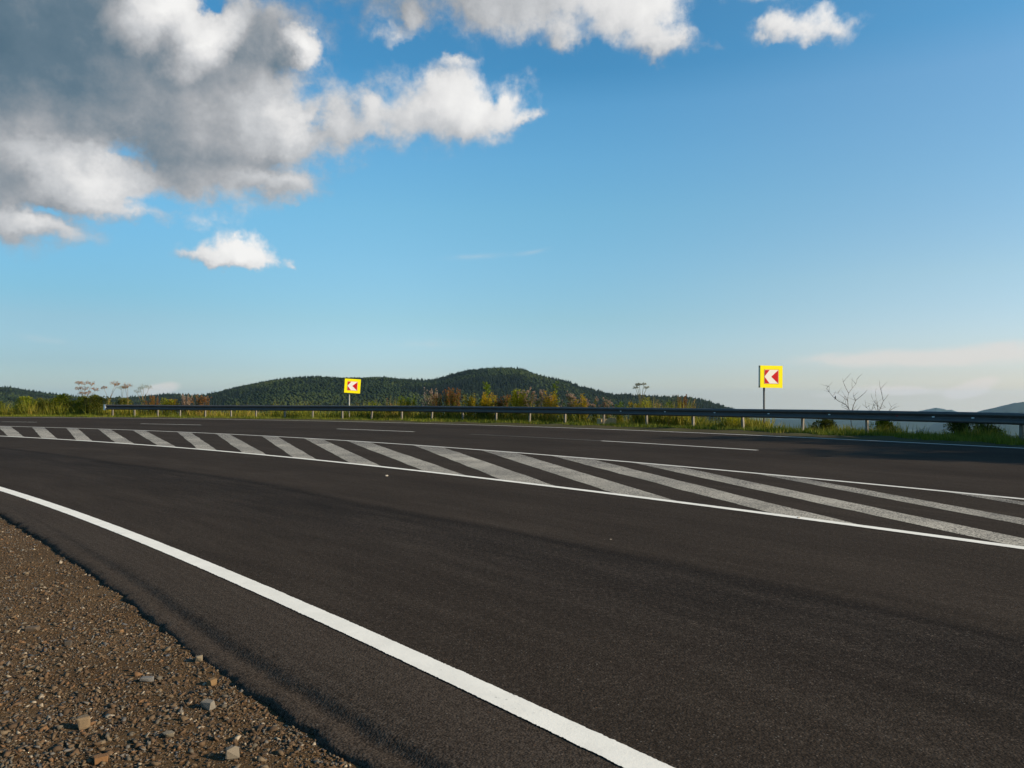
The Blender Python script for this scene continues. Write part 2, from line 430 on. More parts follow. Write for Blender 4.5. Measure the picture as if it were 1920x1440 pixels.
M['paint'] = mat_paint('white_road_paint', (.76, .72, .625), .30, 1.8)
M['paint_thin'] = mat_paint('worn_road_paint', (.64, .605, .53), .30, 1.0)
M['paint_hatch'] = mat_paint('worn_hatch_paint', (.42, .375, .295), .05, 4.6, 1.4, .15)
M['paint_ghost'] = mat_paint('faded_road_paint', (.12, .11, .095), .02, 1.2)

def mat_gravel_base():
    m, t, b = material('gravel_soil')
    geo = t.node('ShaderNodeNewGeometry').outputs['Position']
    a = t.noise(geo, 55.0, 6, .75); c = t.noise(geo, 2.2, 4, .6)
    vor = t.node('ShaderNodeTexVoronoi', {'Vector': geo, 'Scale': 75.0})
    k = t.m('ADD', t.m('MULTIPLY', a, .6), t.m('MULTIPLY', c, .5))
    col = t.ramp(k, [(.25, (.031, .016, .007)), (.55, (.080, .046, .019)), (.85, (.16, .10, .047))])
    vc = t.node('ShaderNodeSeparateColor', {0: vor.outputs['Color']})
    peb = t.ramp(vc.outputs[0], [(0, (.045, .032, .020)), (.4, (.11, .075, .042)), (.7, (.095, .082, .065)), (.88, (.20, .145, .085)), (1, (.15, .075, .032))])
    msk = t.m('MULTIPLY', t.m('LESS_THAN', vor.outputs['Distance'], .42), t.m('GREATER_THAN', vc.outputs[1], .45))
    col = t.mix(t.m('MULTIPLY', msk, .8), col, peb)
    t.put(b.inputs['Base Color'], col)
    h = t.m('ADD', t.m('MULTIPLY', a, .7), t.m('MULTIPLY', t.m('MULTIPLY', t.m('SUBTRACT', .5, vor.outputs['Distance']), msk), 1.0))
    bp = t.node('ShaderNodeBump', {'Strength': 1.0, 'Distance': .016, 'Height': h})
    t.l.new(bp.outputs[0], b.inputs['Normal'])
    b.inputs['Roughness'].default_value = .95; b.inputs['Specular IOR Level'].default_value = .1
    return m
M['soil'] = mat_gravel_base()

def mat_stones(name, stops):
    m, t, b = material(name)
    g = t.node('ShaderNodeNewGeometry')
    col = t.ramp(g.outputs['Random Per Island'], stops, 'CONSTANT' if len(stops) > 4 else 'LINEAR')
    n = t.noise(g.outputs['Position'], 160.0, 4, .7)
    c = t.mix(t.m('MULTIPLY', n, .9), t.mix(.45, col, (.03, .025, .02)), col)
    t.put(b.inputs['Base Color'], c)
    bp = t.node('ShaderNodeBump', {'Strength': .5, 'Distance': .003, 'Height': n})
    t.l.new(bp.outputs[0], b.inputs['Normal'])
    b.inputs['Roughness'].default_value = .85; b.inputs['Specular IOR Level'].default_value = .25
    return m
M['stones'] = mat_stones('gravel_stones', [(0, (.11, .064, .030)), (.25, (.070, .041, .019)), (.45, (.125, .080, .040)), (.6, (.11, .09, .062)), (.72, (.16, .115, .066)), (.81, (.135, .12, .098)), (.89, (.17, .088, .036)), (.94, (.36, .29, .20)), (.975, (.085, .086, .088))])

def mat_land():
    m, t, b = material('land')
    geo = t.node('ShaderNodeNewGeometry').outputs['Position']
    a = t.noise(geo, .0022, 6, .65); c = t.noise(geo, .35, 5, .7)
    k = t.m('ADD', t.m('MULTIPLY', a, .8), t.m('MULTIPLY', c, .25))
    col = t.ramp(k, [(.3, (.020, .034, .014)), (.5, (.035, .052, .020)), (.62, (.075, .085, .032)), (.8, (.12, .11, .05))])
    t.put(b.inputs['Base Color'], col)
    b.inputs['Roughness'].default_value = .95; b.inputs['Specular IOR Level'].default_value = .05
    return m
M['land'] = mat_land()

def mat_verge():
    m, t, b = material('verge_soil')
    geo = t.node('ShaderNodeNewGeometry').outputs['Position']
    a = t.noise(geo, 9.0, 6, .75); c = t.noise(geo, .8, 4, .6)
    k = t.m('ADD', t.m('MULTIPLY', a, .6), t.m('MULTIPLY', c, .5))
    col = t.ramp(k, [(.3, (.030, .026, .014)), (.5, (.06, .048, .026)), (.66, (.07, .07, .025)), (.85, (.15, .115, .07))])
    t.put(b.inputs['Base Color'], col)
    bp = t.node('ShaderNodeBump', {'Strength': .8, 'Distance': .03, 'Height': a})
    t.l.new(bp.outputs[0], b.inputs['Normal'])
    b.inputs['Roughness'].default_value = .95; b.inputs['Specular IOR Level'].default_value = .05
    return m
M['verge'] = mat_verge()

# ------------------------------------------------------------------ ground sheet
def build_ground():
    na = 220
    radii = np.r_[0.0, np.geomspace(3, 13000, 120)]
    v = []
    for r in radii:
        for k in range(na):
            a = 2 * math.pi * k / na
            x, y = r * math.sin(a), r * math.cos(a)
            d = math.hypot(x - CF[0], y - CF[1]) - 65.0
            if y < -5: d = min(d, 0)
            z = float(hprof(d)) - .35
            if r > 150:
                z += fbm(x, y, 1 / 1400., 4, 3.1) * min(1, (r - 150) / 2000) * 26
            v.append((x, y, z))
    f = []
    for i in range(len(radii) - 1):
        for k in range(na):
            f.append((i * na + k, i * na + (k + 1) % na, (i + 1) * na + (k + 1) % na, (i + 1) * na + k))
    tag(obj('ground', v, f, M['land'], smooth=True), kind='structure')
build_ground()

# ------------------------------------------------------------------ road
def lip(q, full):
    """height of the asphalt q metres in from its broken edge"""
    a = np.interp(q, [-.06, -.004, .0, .008, .02, .06, .10, .125, .15, .20, .28, .6], [-.12, -.085, -.060, -.034, -.024, -.020, -.026, -.031, -.028, -.006, 0, 0])
    b = np.interp(q, [-.06, -.004, .0, .008, .03, .08, .2, .6], [-.12, -.085, -.055, -.026, -.012, -.003, 0, 0])
    return a * full + b * (1 - full)

def build_road():
    phi = np.unique(np.round(np.r_[np.arange(-8, 12, .5), np.arange(12, 30, .035), np.arange(30, 50, .12), np.arange(50, 132, .4)], 4)) * D2R
    qs = np.r_[-.06, -.03, -.015, -.006, 0, .008, .016, .025, .035, .05, .07, .09, .11, .13, .15, .165, .18, .2, .22, .24, .26, .3]
    V, U = [], []
    arc = 0
    last = None
    for p in phi:
        re, rn, rl, ru, rf = float(edge_rad(p)), float(rad('near', p)), float(rad('low', p)), float(rad('upp', p)), 61.41
        rl = min(rl, ru - .5)
        x, y = pol(p, rn)
        if last is not None: arc += math.hypot(x - last[0], y - last[1])
        last = (x, y)
        full = float(np.interp(math.hypot(x, y), [3, 5.2, 8], [1, .75, .15]))
        jag = fbm(x, y, 1.6, 2, 1.7) * .022 + fbm(x, y, 6., 3, 4.2) * .022 + fbm(x, y, 16., 3, 5.2) * .02 + fbm(x, y, 55., 2, 7.2) * .012
        row, ur = [], []
        for q in qs:
            crumble = fbm(x + q, y, 30., 3, 9.1) * .010 * float(np.interp(q, [-.01, .0, .02, .05], [0, 1, .6, .06]))
            w = q + jag * float(np.interp(q, [0, .3], [1, 0]))
            xx, yy = pol(p, re + w)
            row.append((xx, yy, float(lip(q, full)) + crumble)); ur.append(((q) / .6, arc))
        wn = rn - re
        for k in np.linspace(0, 1, 4)[1:]:
            r = re + .3 + (rn - re - .3) * k * .9
            row.append((*pol(p, r), 0)); ur.append((.5 + .45 * k, arc))
        for a, b, n, u0 in ((rn, rl, 12, 1), (rl, ru, 8, 2), (ru, rf, 10, 3)):
            for k in np.linspace(0, 1, n + 1)[(0 if u0 == 1 else 1):]:
                row.append((*pol(p, a + (b - a) * k), 0)); ur.append((u0 + k, arc))
        for k, dz in ((.35, 0), (.62, -.004), (.75, -.03), (.85, -.2)):
            jj = fbm(x, y, .9, 3, 2.2) * .16 if k > .5 else 0
            row.append((*pol(p, rf + k + jj), dz)); ur.append((4 + k, arc))
        V.append(row); U.append(ur)
    nr, nc = len(V), len(V[0])
    o = obj('road', np.array(V).reshape(-1, 3), grid_faces(nr, nc)[:, ::-1].copy(), M['asphalt'], smooth=True, uv=np.array(U).reshape(-1, 2))
    return tag(o, kind='structure')
road = build_road()

def ribbon(name, pts_in, pts_out, mat, z=.004, rough=.004, n=2):
    V = []
    for (a, b) in zip(pts_in, pts_out):
        row = []
        for k in range(n + 1):
            x, y = a[0] + (b[0] - a[0]) * k / n, a[1] + (b[1] - a[1]) * k / n
            if k in (0, n):
                j = (fbm(x, y, 9., 2, k + .3) * .6 + fbm(x, y, 150., 2, k + .7)) * rough
                L = math.hypot(b[0] - a[0], b[1] - a[1]) or 1
                x += (b[0] - a[0]) / L * j; y += (b[1] - a[1]) / L * j
            row.append((x, y, z))
        V.append(row)
    uv = [(k / n, i / (len(V) - 1)) for i in range(len(V)) for k in range(n + 1)]
    return obj(name, np.array(V).reshape(-1, 3), grid_faces(len(V), n + 1)[:, ::-1].copy(), mat, road, uv=uv)

def arc_ribbon(name, curve, p0, p1, w, mat, step=.05, z=.004, rough=.004, fr=None):
    ph = np.arange(p0, p1, step) * D2R
    r = fr(ph) if fr else rad(curve, ph)
    return ribbon(name, list(zip(*pol(ph, r - w / 2))), list(zip(*pol(ph, r + w / 2))), mat, z, rough)

arc_ribbon('edge_line', 'near', 5, 125, .125, M['paint'], .01, rough=.0045)
arc_ribbon('island_line', 'low', 5, 110, .125, M['paint'], .05)
arc_ribbon('island_line', 'upp', 5, 110, .115, M['paint_thin'], .08)
arc_ribbon('edge_line', 'far', 5, 130, .15, M['paint_thin'], .1)

# lane dashes follow their own arc
DASH = np.array([(-26.4, 39.0), (-9.2, 31.0), (-6.94, 30.1), (-3.46, 27.1), (2.42, 21.4), (5.33, 17.43)])
def px_ground(px, py):
    x, y = px - 960, 720 - py
    dy = math.cos(PITCH) * FPX - math.sin(PITCH) * y; dz = math.sin(PITCH) * FPX + math.cos(PITCH) * y
    t = -EYE / dz
    return np.array((x * t, dy * t))
_d = np.array([px_ground(*p) for p in ((0, 791), (68, 791.7), (269, 794.4), (377, 796.9), (629, 804.2), (768, 810), (885, 814), (1130, 826.5), (1419, 844.4))]) - CF
_dp, _dr = np.arctan2(_d[:, 1], _d[:, 0]), np.hypot(_d[:, 0], _d[:, 1])
_df = np.polyfit(_dp, _dr, 2)
for a, b, mt in ((8, 7, 'paint_thin'), (7, 6, 'paint_ghost'), (5, 4, 'paint_thin'), (3, 2, 'paint_thin'), (1, 0, 'paint_thin')):
    arc_ribbon('lane_dash', None, _dp[a] / D2R, _dp[b] / D2R, .12, M[mt], .05, fr=lambda ph: np.polyval(_df, ph))

# hatching of the traffic island: end points along the two island lines
HU = [(60, 83), (125, 146), (185, 208), (249, 273), (332, 358), (404, 430), (490, 520), (570, 605), (649, 692), (775, 830), (900, 965), (1030, 1105), (1180, 1265), (1410, 1490), (1760, 1840)]
HL = [(79, 109), (144, 174), (217, 253), (298, 333), (372, 409), (457, 503), (552, 597), (660, 720), (800, 880), (945, 1050), (1160, 1280), (1460, 1625)]
def on_curve(px, name):
    a = az_el(px, HOR)[0]; u = np.array((math.sin(a), math.cos(a)))
    (cx, cy), r = CIRC[name]; c = np.array((cx, cy))
    b = -u @ c
    return u * (-b + math.sqrt(b * b - c @ c + r * r))
def phis(px, name):
    p = on_curve(px, name) - np.array(CIRC[name][0]); return math.atan2(p[1], p[0])
ul = np.polyfit(range(len(HU)), [phis(a, 'upp') for a, b in HU], 4), np.polyfit(range(len(HU)), [phis(b, 'upp') for a, b in HU], 4)
ll = np.polyfit(range(len(HL)), [phis(a, 'low') for a, b in HL], 3), np.polyfit(range(len(HL)), [phis(b, 'low') for a, b in HL], 3)
def cpt(name, ph):
    (cx, cy), r = CIRC[name]; return np.array((cx + r * math.cos(ph), cy + r * math.sin(ph)))
for i in range(-2, 16):
    def ang(set_, pf, k, name):
        if 0 <= i < len(set_): return phis(set_[i][k], name)
        if i < 0: return phis(set_[0][k], name) + (-i) * (phis(set_[0][k], name) - phis(set_[1][k], name))
        n = len(set_) - 1
        return phis(set_[n][k], name) + (i - n) * (phis(set_[n][k], name) - phis(set_[n - 1][k], name)) * 1.0
    u0, u1 = cpt('upp', ang(HU, ul, 0, 'upp')), cpt('upp', ang(HU, ul, 1, 'upp'))
    l0, l1 = cpt('low', ang(HL, ll, 0, 'low')), cpt('low', ang(HL, ll, 1, 'low'))
    n = 40
    a_, b_ = [], []
    for k in range(n + 1):
        s = .012 + .976 * k / n
        j = fbm(s * 9, i * 3.3, 1.0, 2) * .015
        a_.append(u0 + (l0 - u0) * s + j); b_.append(u1 + (l1 - u1) * s + j)
    ribbon('hatch_stripe', a_, b_, M['paint_hatch'], z=.003, rough=.02, n=4)

# ------------------------------------------------------------------ verge
def build_verge():
    ph = np.arange(-5, 131, .25) * D2R
    V = []
    for p in ph:
        rb = float(rail_rad(p))
        ds = [61.41 + .45 - rb] + list(np.linspace(62.3 - rb, -1.2, 5)) + [-.8, -.4, 0, .5, 1, 1.5, 2, 3, 4, 6, 8, 11, 15]
        row = []
        for k, d in enumerate(ds):
            x, y = pol(p, rb + d)
            z = float(hprof(d)) + (-.03 if k == 0 else fbm(x, y, .9, 3, 4.4) * .05 * min(1, k / 3) - (.01 if k < 3 else 0))
            row.append((x, y, z - (.5 if d > 12 else 0)))
        V.append(row)
    tag(obj('verge', np.array(V).reshape(-1, 3), grid_faces(len(V), len(V[0]))[:, ::-1].copy(), M['verge'], smooth=True), kind='structure')
build_verge()

# ------------------------------------------------------------------ gravel shoulder
def gravel_z(x, y):
    return -.040 + fbm(x, y, 1.1, 4, 2.7) * .012 + fbm(x, y, 6., 3, 6.1) * .007

def inside_gravel(x, y):
    """metres from the asphalt edge into the gravel"""
    p = math.atan2(y - CF[1], x - CF[0])
    return float(edge_rad(p)) - math.hypot(x - CF[0], y - CF[1])

def build_gravel_base():
    ph = np.unique(np.round(np.r_[np.arange(-8, 12, 1), np.arange(12, 28, .06), np.arange(28, 45, .3), np.arange(45, 132, 1.)], 3)) * D2R
    qs = np.r_[-.12, -.06, 0, .03, .06, .1, .15, .2, np.arange(.26, 2.6, .07), np.geomspace(2.7, 22, 26)]
    V = []
    for p in ph:
        re = float(edge_rad(p)); row = []
        for q in qs:
            x, y = pol(p, re - q)
            row.append((x, y, gravel_z(x, y) - (.006 if q < 0 else 0)))
        V.append(row)
    tag(obj('shoulder', np.array(V).reshape(-1, 3), grid_faces(len(V), len(V[0])), M['soil'], smooth=True), kind='structure')
build_gravel_base()

ICO_V = []
_g = (1 + 5 ** .5) / 2
for a, b in ((-1, _g), (1, _g), (-1, -_g), (1, -_g)):
    ICO_V += [(a, b, 0), (0, a, b), (b, 0, a)]
ICO_V = np.array(ICO_V, float); ICO_V /= np.linalg.norm(ICO_V[0])
def hull_faces(v):
    f = []
    n = len(v)
    for i in range(n):
        for j in range(i + 1, n):
            for k in range(j + 1, n):
                d = sorted((np.linalg.norm(v[i] - v[j]), np.linalg.norm(v[j] - v[k]), np.linalg.norm(v[i] - v[k])))
                if d[2] < 1.1:
                    nn = np.cross(v[j] - v[i], v[k] - v[i])
                    f.append((i, j, k) if nn @ v[i] > 0 else (i, k, j))
    return np.array(f)
ICO_F = hull_faces(ICO_V)

def rot_mats(n, flat=True):
    a = R.uniform(0, 2 * np.pi, n); tl = R.normal(0, .35, n); tb = R.normal(0, .35, n)
    ca, sa = np.cos(a), np.sin(a)
    Rz = np.zeros((n, 3, 3)); Rz[:, 0, 0] = ca; Rz[:, 0, 1] = -sa; Rz[:, 1, 0] = sa; Rz[:, 1, 1] = ca; Rz[:, 2, 2] = 1
    Rx = np.zeros((n, 3, 3)); Rx[:, 0, 0] = 1; Rx[:, 1, 1] = np.cos(tl); Rx[:, 1, 2] = -np.sin(tl); Rx[:, 2, 1] = np.sin(tl); Rx[:, 2, 2] = np.cos(tl)
    Ry = np.zeros((n, 3, 3)); Ry[:, 1, 1] = 1; Ry[:, 0, 0] = np.cos(tb); Ry[:, 0, 2] = np.sin(tb); Ry[:, 2, 0] = -np.sin(tb); Ry[:, 2, 2] = np.cos(tb)
    return Rz @ Rx @ Ry

import bmesh
def shard(rg, k=11, sharp=.55):
    """broken stone: hull of a few points pushed towards the faces of a box"""
    bm = bmesh.new()
    for _ in range(k):
        p = rg.uniform(-1, 1, 3); p = np.sign(p) * np.abs(p) ** sharp
        bm.verts.new(tuple(p))
    r = bmesh.ops.convex_hull(bm, input=bm.verts[:])
    bmesh.ops.delete(bm, geom=[g for g in r['geom_interior'] if isinstance(g, bmesh.types.BMVert)], context='VERTS')
    bmesh.ops.triangulate(bm, faces=bm.faces[:])
    bm.verts.index_update()
    v = np.array([v.co[:] for v in bm.verts]); f = np.array([[q.index for q in x.verts] for x in bm.faces])
    bm.free()
    return v, f

def build_gravel():
    pts = []
    tries = 0
    while len(pts) < 85000 and tries < 900000:
        tries += 1
        y = 1.3 * (7.0 ** rnd.random()); x = rnd.uniform(-.74, .30) * y - .1
        e = inside_gravel(x, y)
        if e < (-.05 if rnd.random() < .06 else -.006): continue
        if fbm(x, y, 1.6, 3, 8.8) < rnd.uniform(-1.0, .02): continue
        s = min(.015, max(.0016 * y ** .6, .0035 * math.exp(rnd.gauss(0, .60))))
        if e < .05: s = min(s, .010)
        pts.append((x, y, s))
    P = np.array(pts)
    rg = np.random.default_rng(5)
    tem = [shard(rg, int(rg.integers(8, 13))) for _ in range(28)]
    pick = rg.integers(0, len(tem), len(P))
    V, F, off = [], [], 0
    for k, (tv, tf) in enumerate(tem):
        I = np.nonzero(pick == k)[0]; n = len(I)
        sc = P[I, 2:3] * np.c_[R.uniform(.7, 1.5, n), R.uniform(.55, 1.1, n), R.uniform(.25, .7, n)]
        z = np.array([gravel_z(*P[q, :2]) for q in I])
        v = np.einsum('nij,nkj->nki', rot_mats(n), tv[None] * sc[:, None, :]) + np.c_[P[I, 0], P[I, 1], z + sc[:, 2] * .4][:, None, :]
        V.append(v.reshape(-1, 3)); F.append((tf[None] + (np.arange(n) * len(tv))[:, None, None]).reshape(-1, 3) + off); off += n * len(tv)
    o = obj('gravel', np.concatenate(V), np.concatenate(F), M['stones'])
    tag(o, 'loose brown and grey gravel scattered over the roadside shoulder', 'gravel', kind='stuff')
build_gravel()

def big_stone(name, px, py, w, d, h, rotz, col, label, flat=False, seed=1):
    rr = np.random.default_rng(seed)
    x, y = px_ground(px, py)
    k = (EYE + .05) / EYE; x *= k; y *= k
    v, f = shard(rr, 34, .5)
    v = v * np.array((w, d, h)) / 2 * .88
    c, s_ = math.cos(rotz), math.sin(rotz)
    v = v @ np.array(((c, s_, 0), (-s_, c, 0), (0, 0, 1)))
    col = tuple(a * q for a, q in zip(col, (.85, .8, .75)))
    m = mat_stones('stone_' + name, [(0, tuple(a * .85 for a in col)), (1, tuple(a * 1.1 for a in col))])
    o = obj('stone', v, [tuple(q) for q in f], m)
    o.location = (x, y, gravel_z(x, y) + h * .38)
    tag(o, label, 'stone', 'larger stones lying on the gravel')
big_stone('a', 156, 1368, .052, .05, .058, .5, (.26, .19, .11), 'large blocky tan stone standing proud of the gravel', seed=3)
big_stone('b', 275, 1283, .065, .035, .022, .35, (.20, .20, .19), 'flat pale grey sliver of stone lying on the gravel', seed=4)
big_stone('c', 398, 1289, .04, .03, .032, .9, (.25, .155, .065), 'triangular ochre stone leaning on the gravel', seed=5)
big_stone('d', 390, 1333, .055, .04, .036, -.4, (.23, .215, .18), 'whitish wedge stone with a dark shadow beside it', seed=6)
big_stone('e', 373, 1247, .036, .034, .032, .2, (.24, .20, .135), 'small squared beige stone near the broken asphalt edge', seed=7)
big_stone('f', 436, 1428, .05, .045, .045, .3, (.22, .19, .14), 'blocky beige stone at the bottom edge of the photo', seed=8)
big_stone('g', 190, 1435, .05, .03, .025, .6, (.25, .13, .05), 'rusty orange flat stone at the bottom of the gravel', seed=9)
big_stone('h', 222, 1190, .05, .035, .02, -.2, (.23, .135, .06), 'flat orange brown stone in the middle of the gravel', seed=10)
big_stone('i', 560, 1352, .034, .03, .032, .1, (.26, .15, .075), 'small reddish stone tight against the asphalt lip', seed=11)
big_stone('j', 60, 1187, .075, .05, .026, .15, (.14, .105, .07), 'broad dull brown stone slab at the left of the gravel', seed=12)
big_stone('k', 316, 1388, .04, .035, .022, .7, (.25, .22, .16), 'small cream chip lying between bigger stones', seed=13)
big_stone('l', 128, 1216, .036, .03, .03, .2, (.10, .085, .065), 'dark brown lump of stone casting a short shadow', seed=14)

for px, py, w, lb in ((725, 893, .05, 'tiny pale chip lying on the tarmac below the hatched island'), (52, 938, .022, 'tiny white chip on the tarmac beside the near edge line'), (1497, 972, .03, 'small pale lump touching the near line of the hatched island'), (1145, 1012, .016, 'tiny pale grit alone in the middle of the near lane')):
    big_stone('chip%d' % px, px, py, w, w * .7, w * .45, .4, (.55, .50, .42), lb, seed=px)
    c_ = S.collection.objects[-1]; c_.name = 'chip'; c_['category'] = 'stone chip'; c_['group'] = 'pale chips on the tarmac'
    g_ = px_ground(px, py); c_.location = (g_[0], g_[1], w * .2)

# ------------------------------------------------------------------ guardrail
M['rail'] = simple('galvanised_rail', (.080, .066, .058), .5, .12, .22, 3.0)
M['post'] = simple('galvanised_post', (.165, .145, .11), .6, .1, .25, 6.0)
M['refl'] = simple('reflector', (.85, .86, .84), .25, 0, .02)
M['redref'] = simple('red_reflector', (.20, .02, .02), .35, 0, .05)

def build_guardrail():
    x, y = RAIL_Q[12]
    root = empty('guardrail', (x, y, 0))
    tag(root, 'long grey metal guardrail on posts curving along the outer edge of the bend', 'guardrail')
    org = Vector((x, y, 0))
    # W profile: (outwards from road, height)
    prof = [(.00, .44), (-.030, .440), (-.058, .452), (-.074, .472), (-.079, .495), (-.076, .520), (-.062, .542), (-.012, .572), (-.002, .595), (-.012, .618), (-.062, .648), (-.076, .670), (-.079, .692), (-.072, .715), (-.055, .735), (-.030, .749), (.0, .752)]
    back = [(d + .004, z) for d, z in prof[::-1]]
    ring = prof + back
    ph = np.arange(Q_PH[-1] - .26, PH_END, .0022)
    n = len(ring)
    V = []
    for k, p in enumerate(ph):
        rb = float(rail_rad(p)); xx, yy = pol(p, rb)
        # panels overlap every four metres: a step of a few millimetres, and slight sag and lean
        st = .010 if int((p - PH_END) * 65 / 4.0) % 2 else 0
        dz = fbm(p * 65, 0, .11, 2, 1.2) * .028
        lean = fbm(p * 65, 9, .07, 2, 3.3) * .03
        V.append([(*pol(p, rb - .14 + d - st + lean * (z - .6)), z + dz) for d, z in ring])
    Vn = np.array(V).reshape(-1, 3) - np.array(org)
    a = np.arange(len(ph) * n).reshape(len(ph), n)
    b = np.roll(a, -1, 1)
    f = np.stack([a[:-1].ravel(), b[:-1].ravel(), b[1:].ravel(), a[1:].ravel()], 1)
    o = obj('rail', Vn, f, M['rail'], root)
    me = o.data
    me.polygons.foreach_set('use_smooth', np.array([True] * len(me.polygons)))
    # rounded terminal at the left end
    cb = MB(); p = PH_END - .0005; rb = float(rail_rad(p))
    tx, ty = -math.sin(p), math.cos(p)
    cx, cy = pol(p, rb - .16)
    pts = []
    for q in range(9):
        an = math.pi * q / 8
        pts.append((cx + tx * .16 * math.sin(an) + math.cos(p) * -.06 * math.cos(an) - org.x, cy + ty * .16 * math.sin(an) + math.sin(p) * -.06 * math.cos(an) - org.y))
    v = [(a_, b_, z) for z in (.42, .77) for a_, b_ in pts]
    cb.add(v, [(i, i + 1, 10 + i, 9 + i) for i in range(8)] + [tuple(range(8, -1, -1)), tuple(range(9, 18))])
    cb.build('end_cap', M['refl'], root)
    # posts: rolled U channel with the open side along the rail, spacer block between post and rail
    extra = [(Q_PH[-1] - .034 * k) for k in (1, 2, 3, 4)]
    for k, p in enumerate(list(Q_PH) + extra):
        rb = float(rail_rad(p)); xx, yy = pol(p, rb)
        mb = MB()
        t_ = .006; w, dp = .075, .085
        top, bot = .70, -.35
        un = [(-w / 2, -dp / 2), (w / 2, -dp / 2), (w / 2, -dp / 2 + t_ * 2), (-w / 2 + t_, -dp / 2 + t_), (-w / 2 + t_, dp / 2 - t_), (w / 2, dp / 2 - t_ * 2), (w / 2, dp / 2), (-w / 2, dp / 2)]
        un = [(-a_, b_) for a_, b_ in un][::-1]
        m_ = len(un)
        mb.add([(a_, b_, bot) for a_, b_ in un] + [(a_, b_, top) for a_, b_ in un], [(i, (i + 1) % m_, m_ + (i + 1) % m_, m_ + i) for i in range(m_)] + [(m_ + 0, m_ + 1, m_ + 4, m_ + 7), (m_ + 1, m_ + 2, m_ + 3, m_ + 4), (m_ + 4, m_ + 5, m_ + 6, m_ + 7)])
        mb.box((0, -.095, .595), (.05, .07, .22))
        po = mb.build('post', M['post'], root)
        po.location = (xx - org.x, yy - org.y, float(hprof(0)))
        po.rotation_euler = (rnd.gauss(0, .012), rnd.gauss(0, .03), p - math.pi / 2)
    # small pale reflectors in the fold of the rail
    def on_rail(px, z, name, mat, w, h):
        xx, yy, _ = rail_point(px, -.155)
        p = math.atan2(yy - CF[1], xx - CF[0])
        mb = MB()
        ring_ = [(w / 2 * math.cos(2 * math.pi * i / 10), h / 2 * math.sin(2 * math.pi * i / 10)) for i in range(10)]
        mb.add([(a_, -.02, b_) for a_, b_ in ring_] + [(a_, .03, b_) for a_, b_ in ring_], [tuple(range(10)), *[(i, 10 + i, 10 + (i + 1) % 10, (i + 1) % 10) for i in range(10)]])
        r_ = mb.build(name, mat, root)
        r_.location = (xx - org.x, yy - org.y, z); r_.rotation_euler = (0, 0, p - math.pi / 2)
    for px, z in ((1164, .60), (1247, .605), (1340, .60), (1441, .595), (1555, .605), (1750, .60), (1824, .595)):
        on_rail(px, z, 'reflector', M['refl'], .085, .035)
    on_rail(1682, .61, 'red_reflector', M['redref'], .09, .06)
    for px in (644, 496, 1090, 1378, 1393, 1607, 1892, 1908):
        on_rail(px, .62, 'bolt', M['rail'], .045, .045)
build_guardrail()

# ------------------------------------------------------------------ chevron signs
M['yellow'] = simple('fluorescent_yellow_sheet', (.95, .80, .004), .5, 0, .03, 5.0, .15)
M['red'] = simple('red_sheet', (.55, .008, .010), .5, 0, .06, 5.0, .15)
M['white'] = simple('white_sheet', (.82, .77, .68), .45, 0, .04, 5.0)
M['signback'] = simple('grey_sign_frame', (.13, .135, .125), .55, .3, .15, 8.0)
M['signpost'] = simple('sign_post_steel', (.33, .32, .29), .5, .2, .2, 5.0)
M['darkpost'] = simple('dark_sign_post_steel', (.09, .09, .085), .55, .2, .2, 5.0)

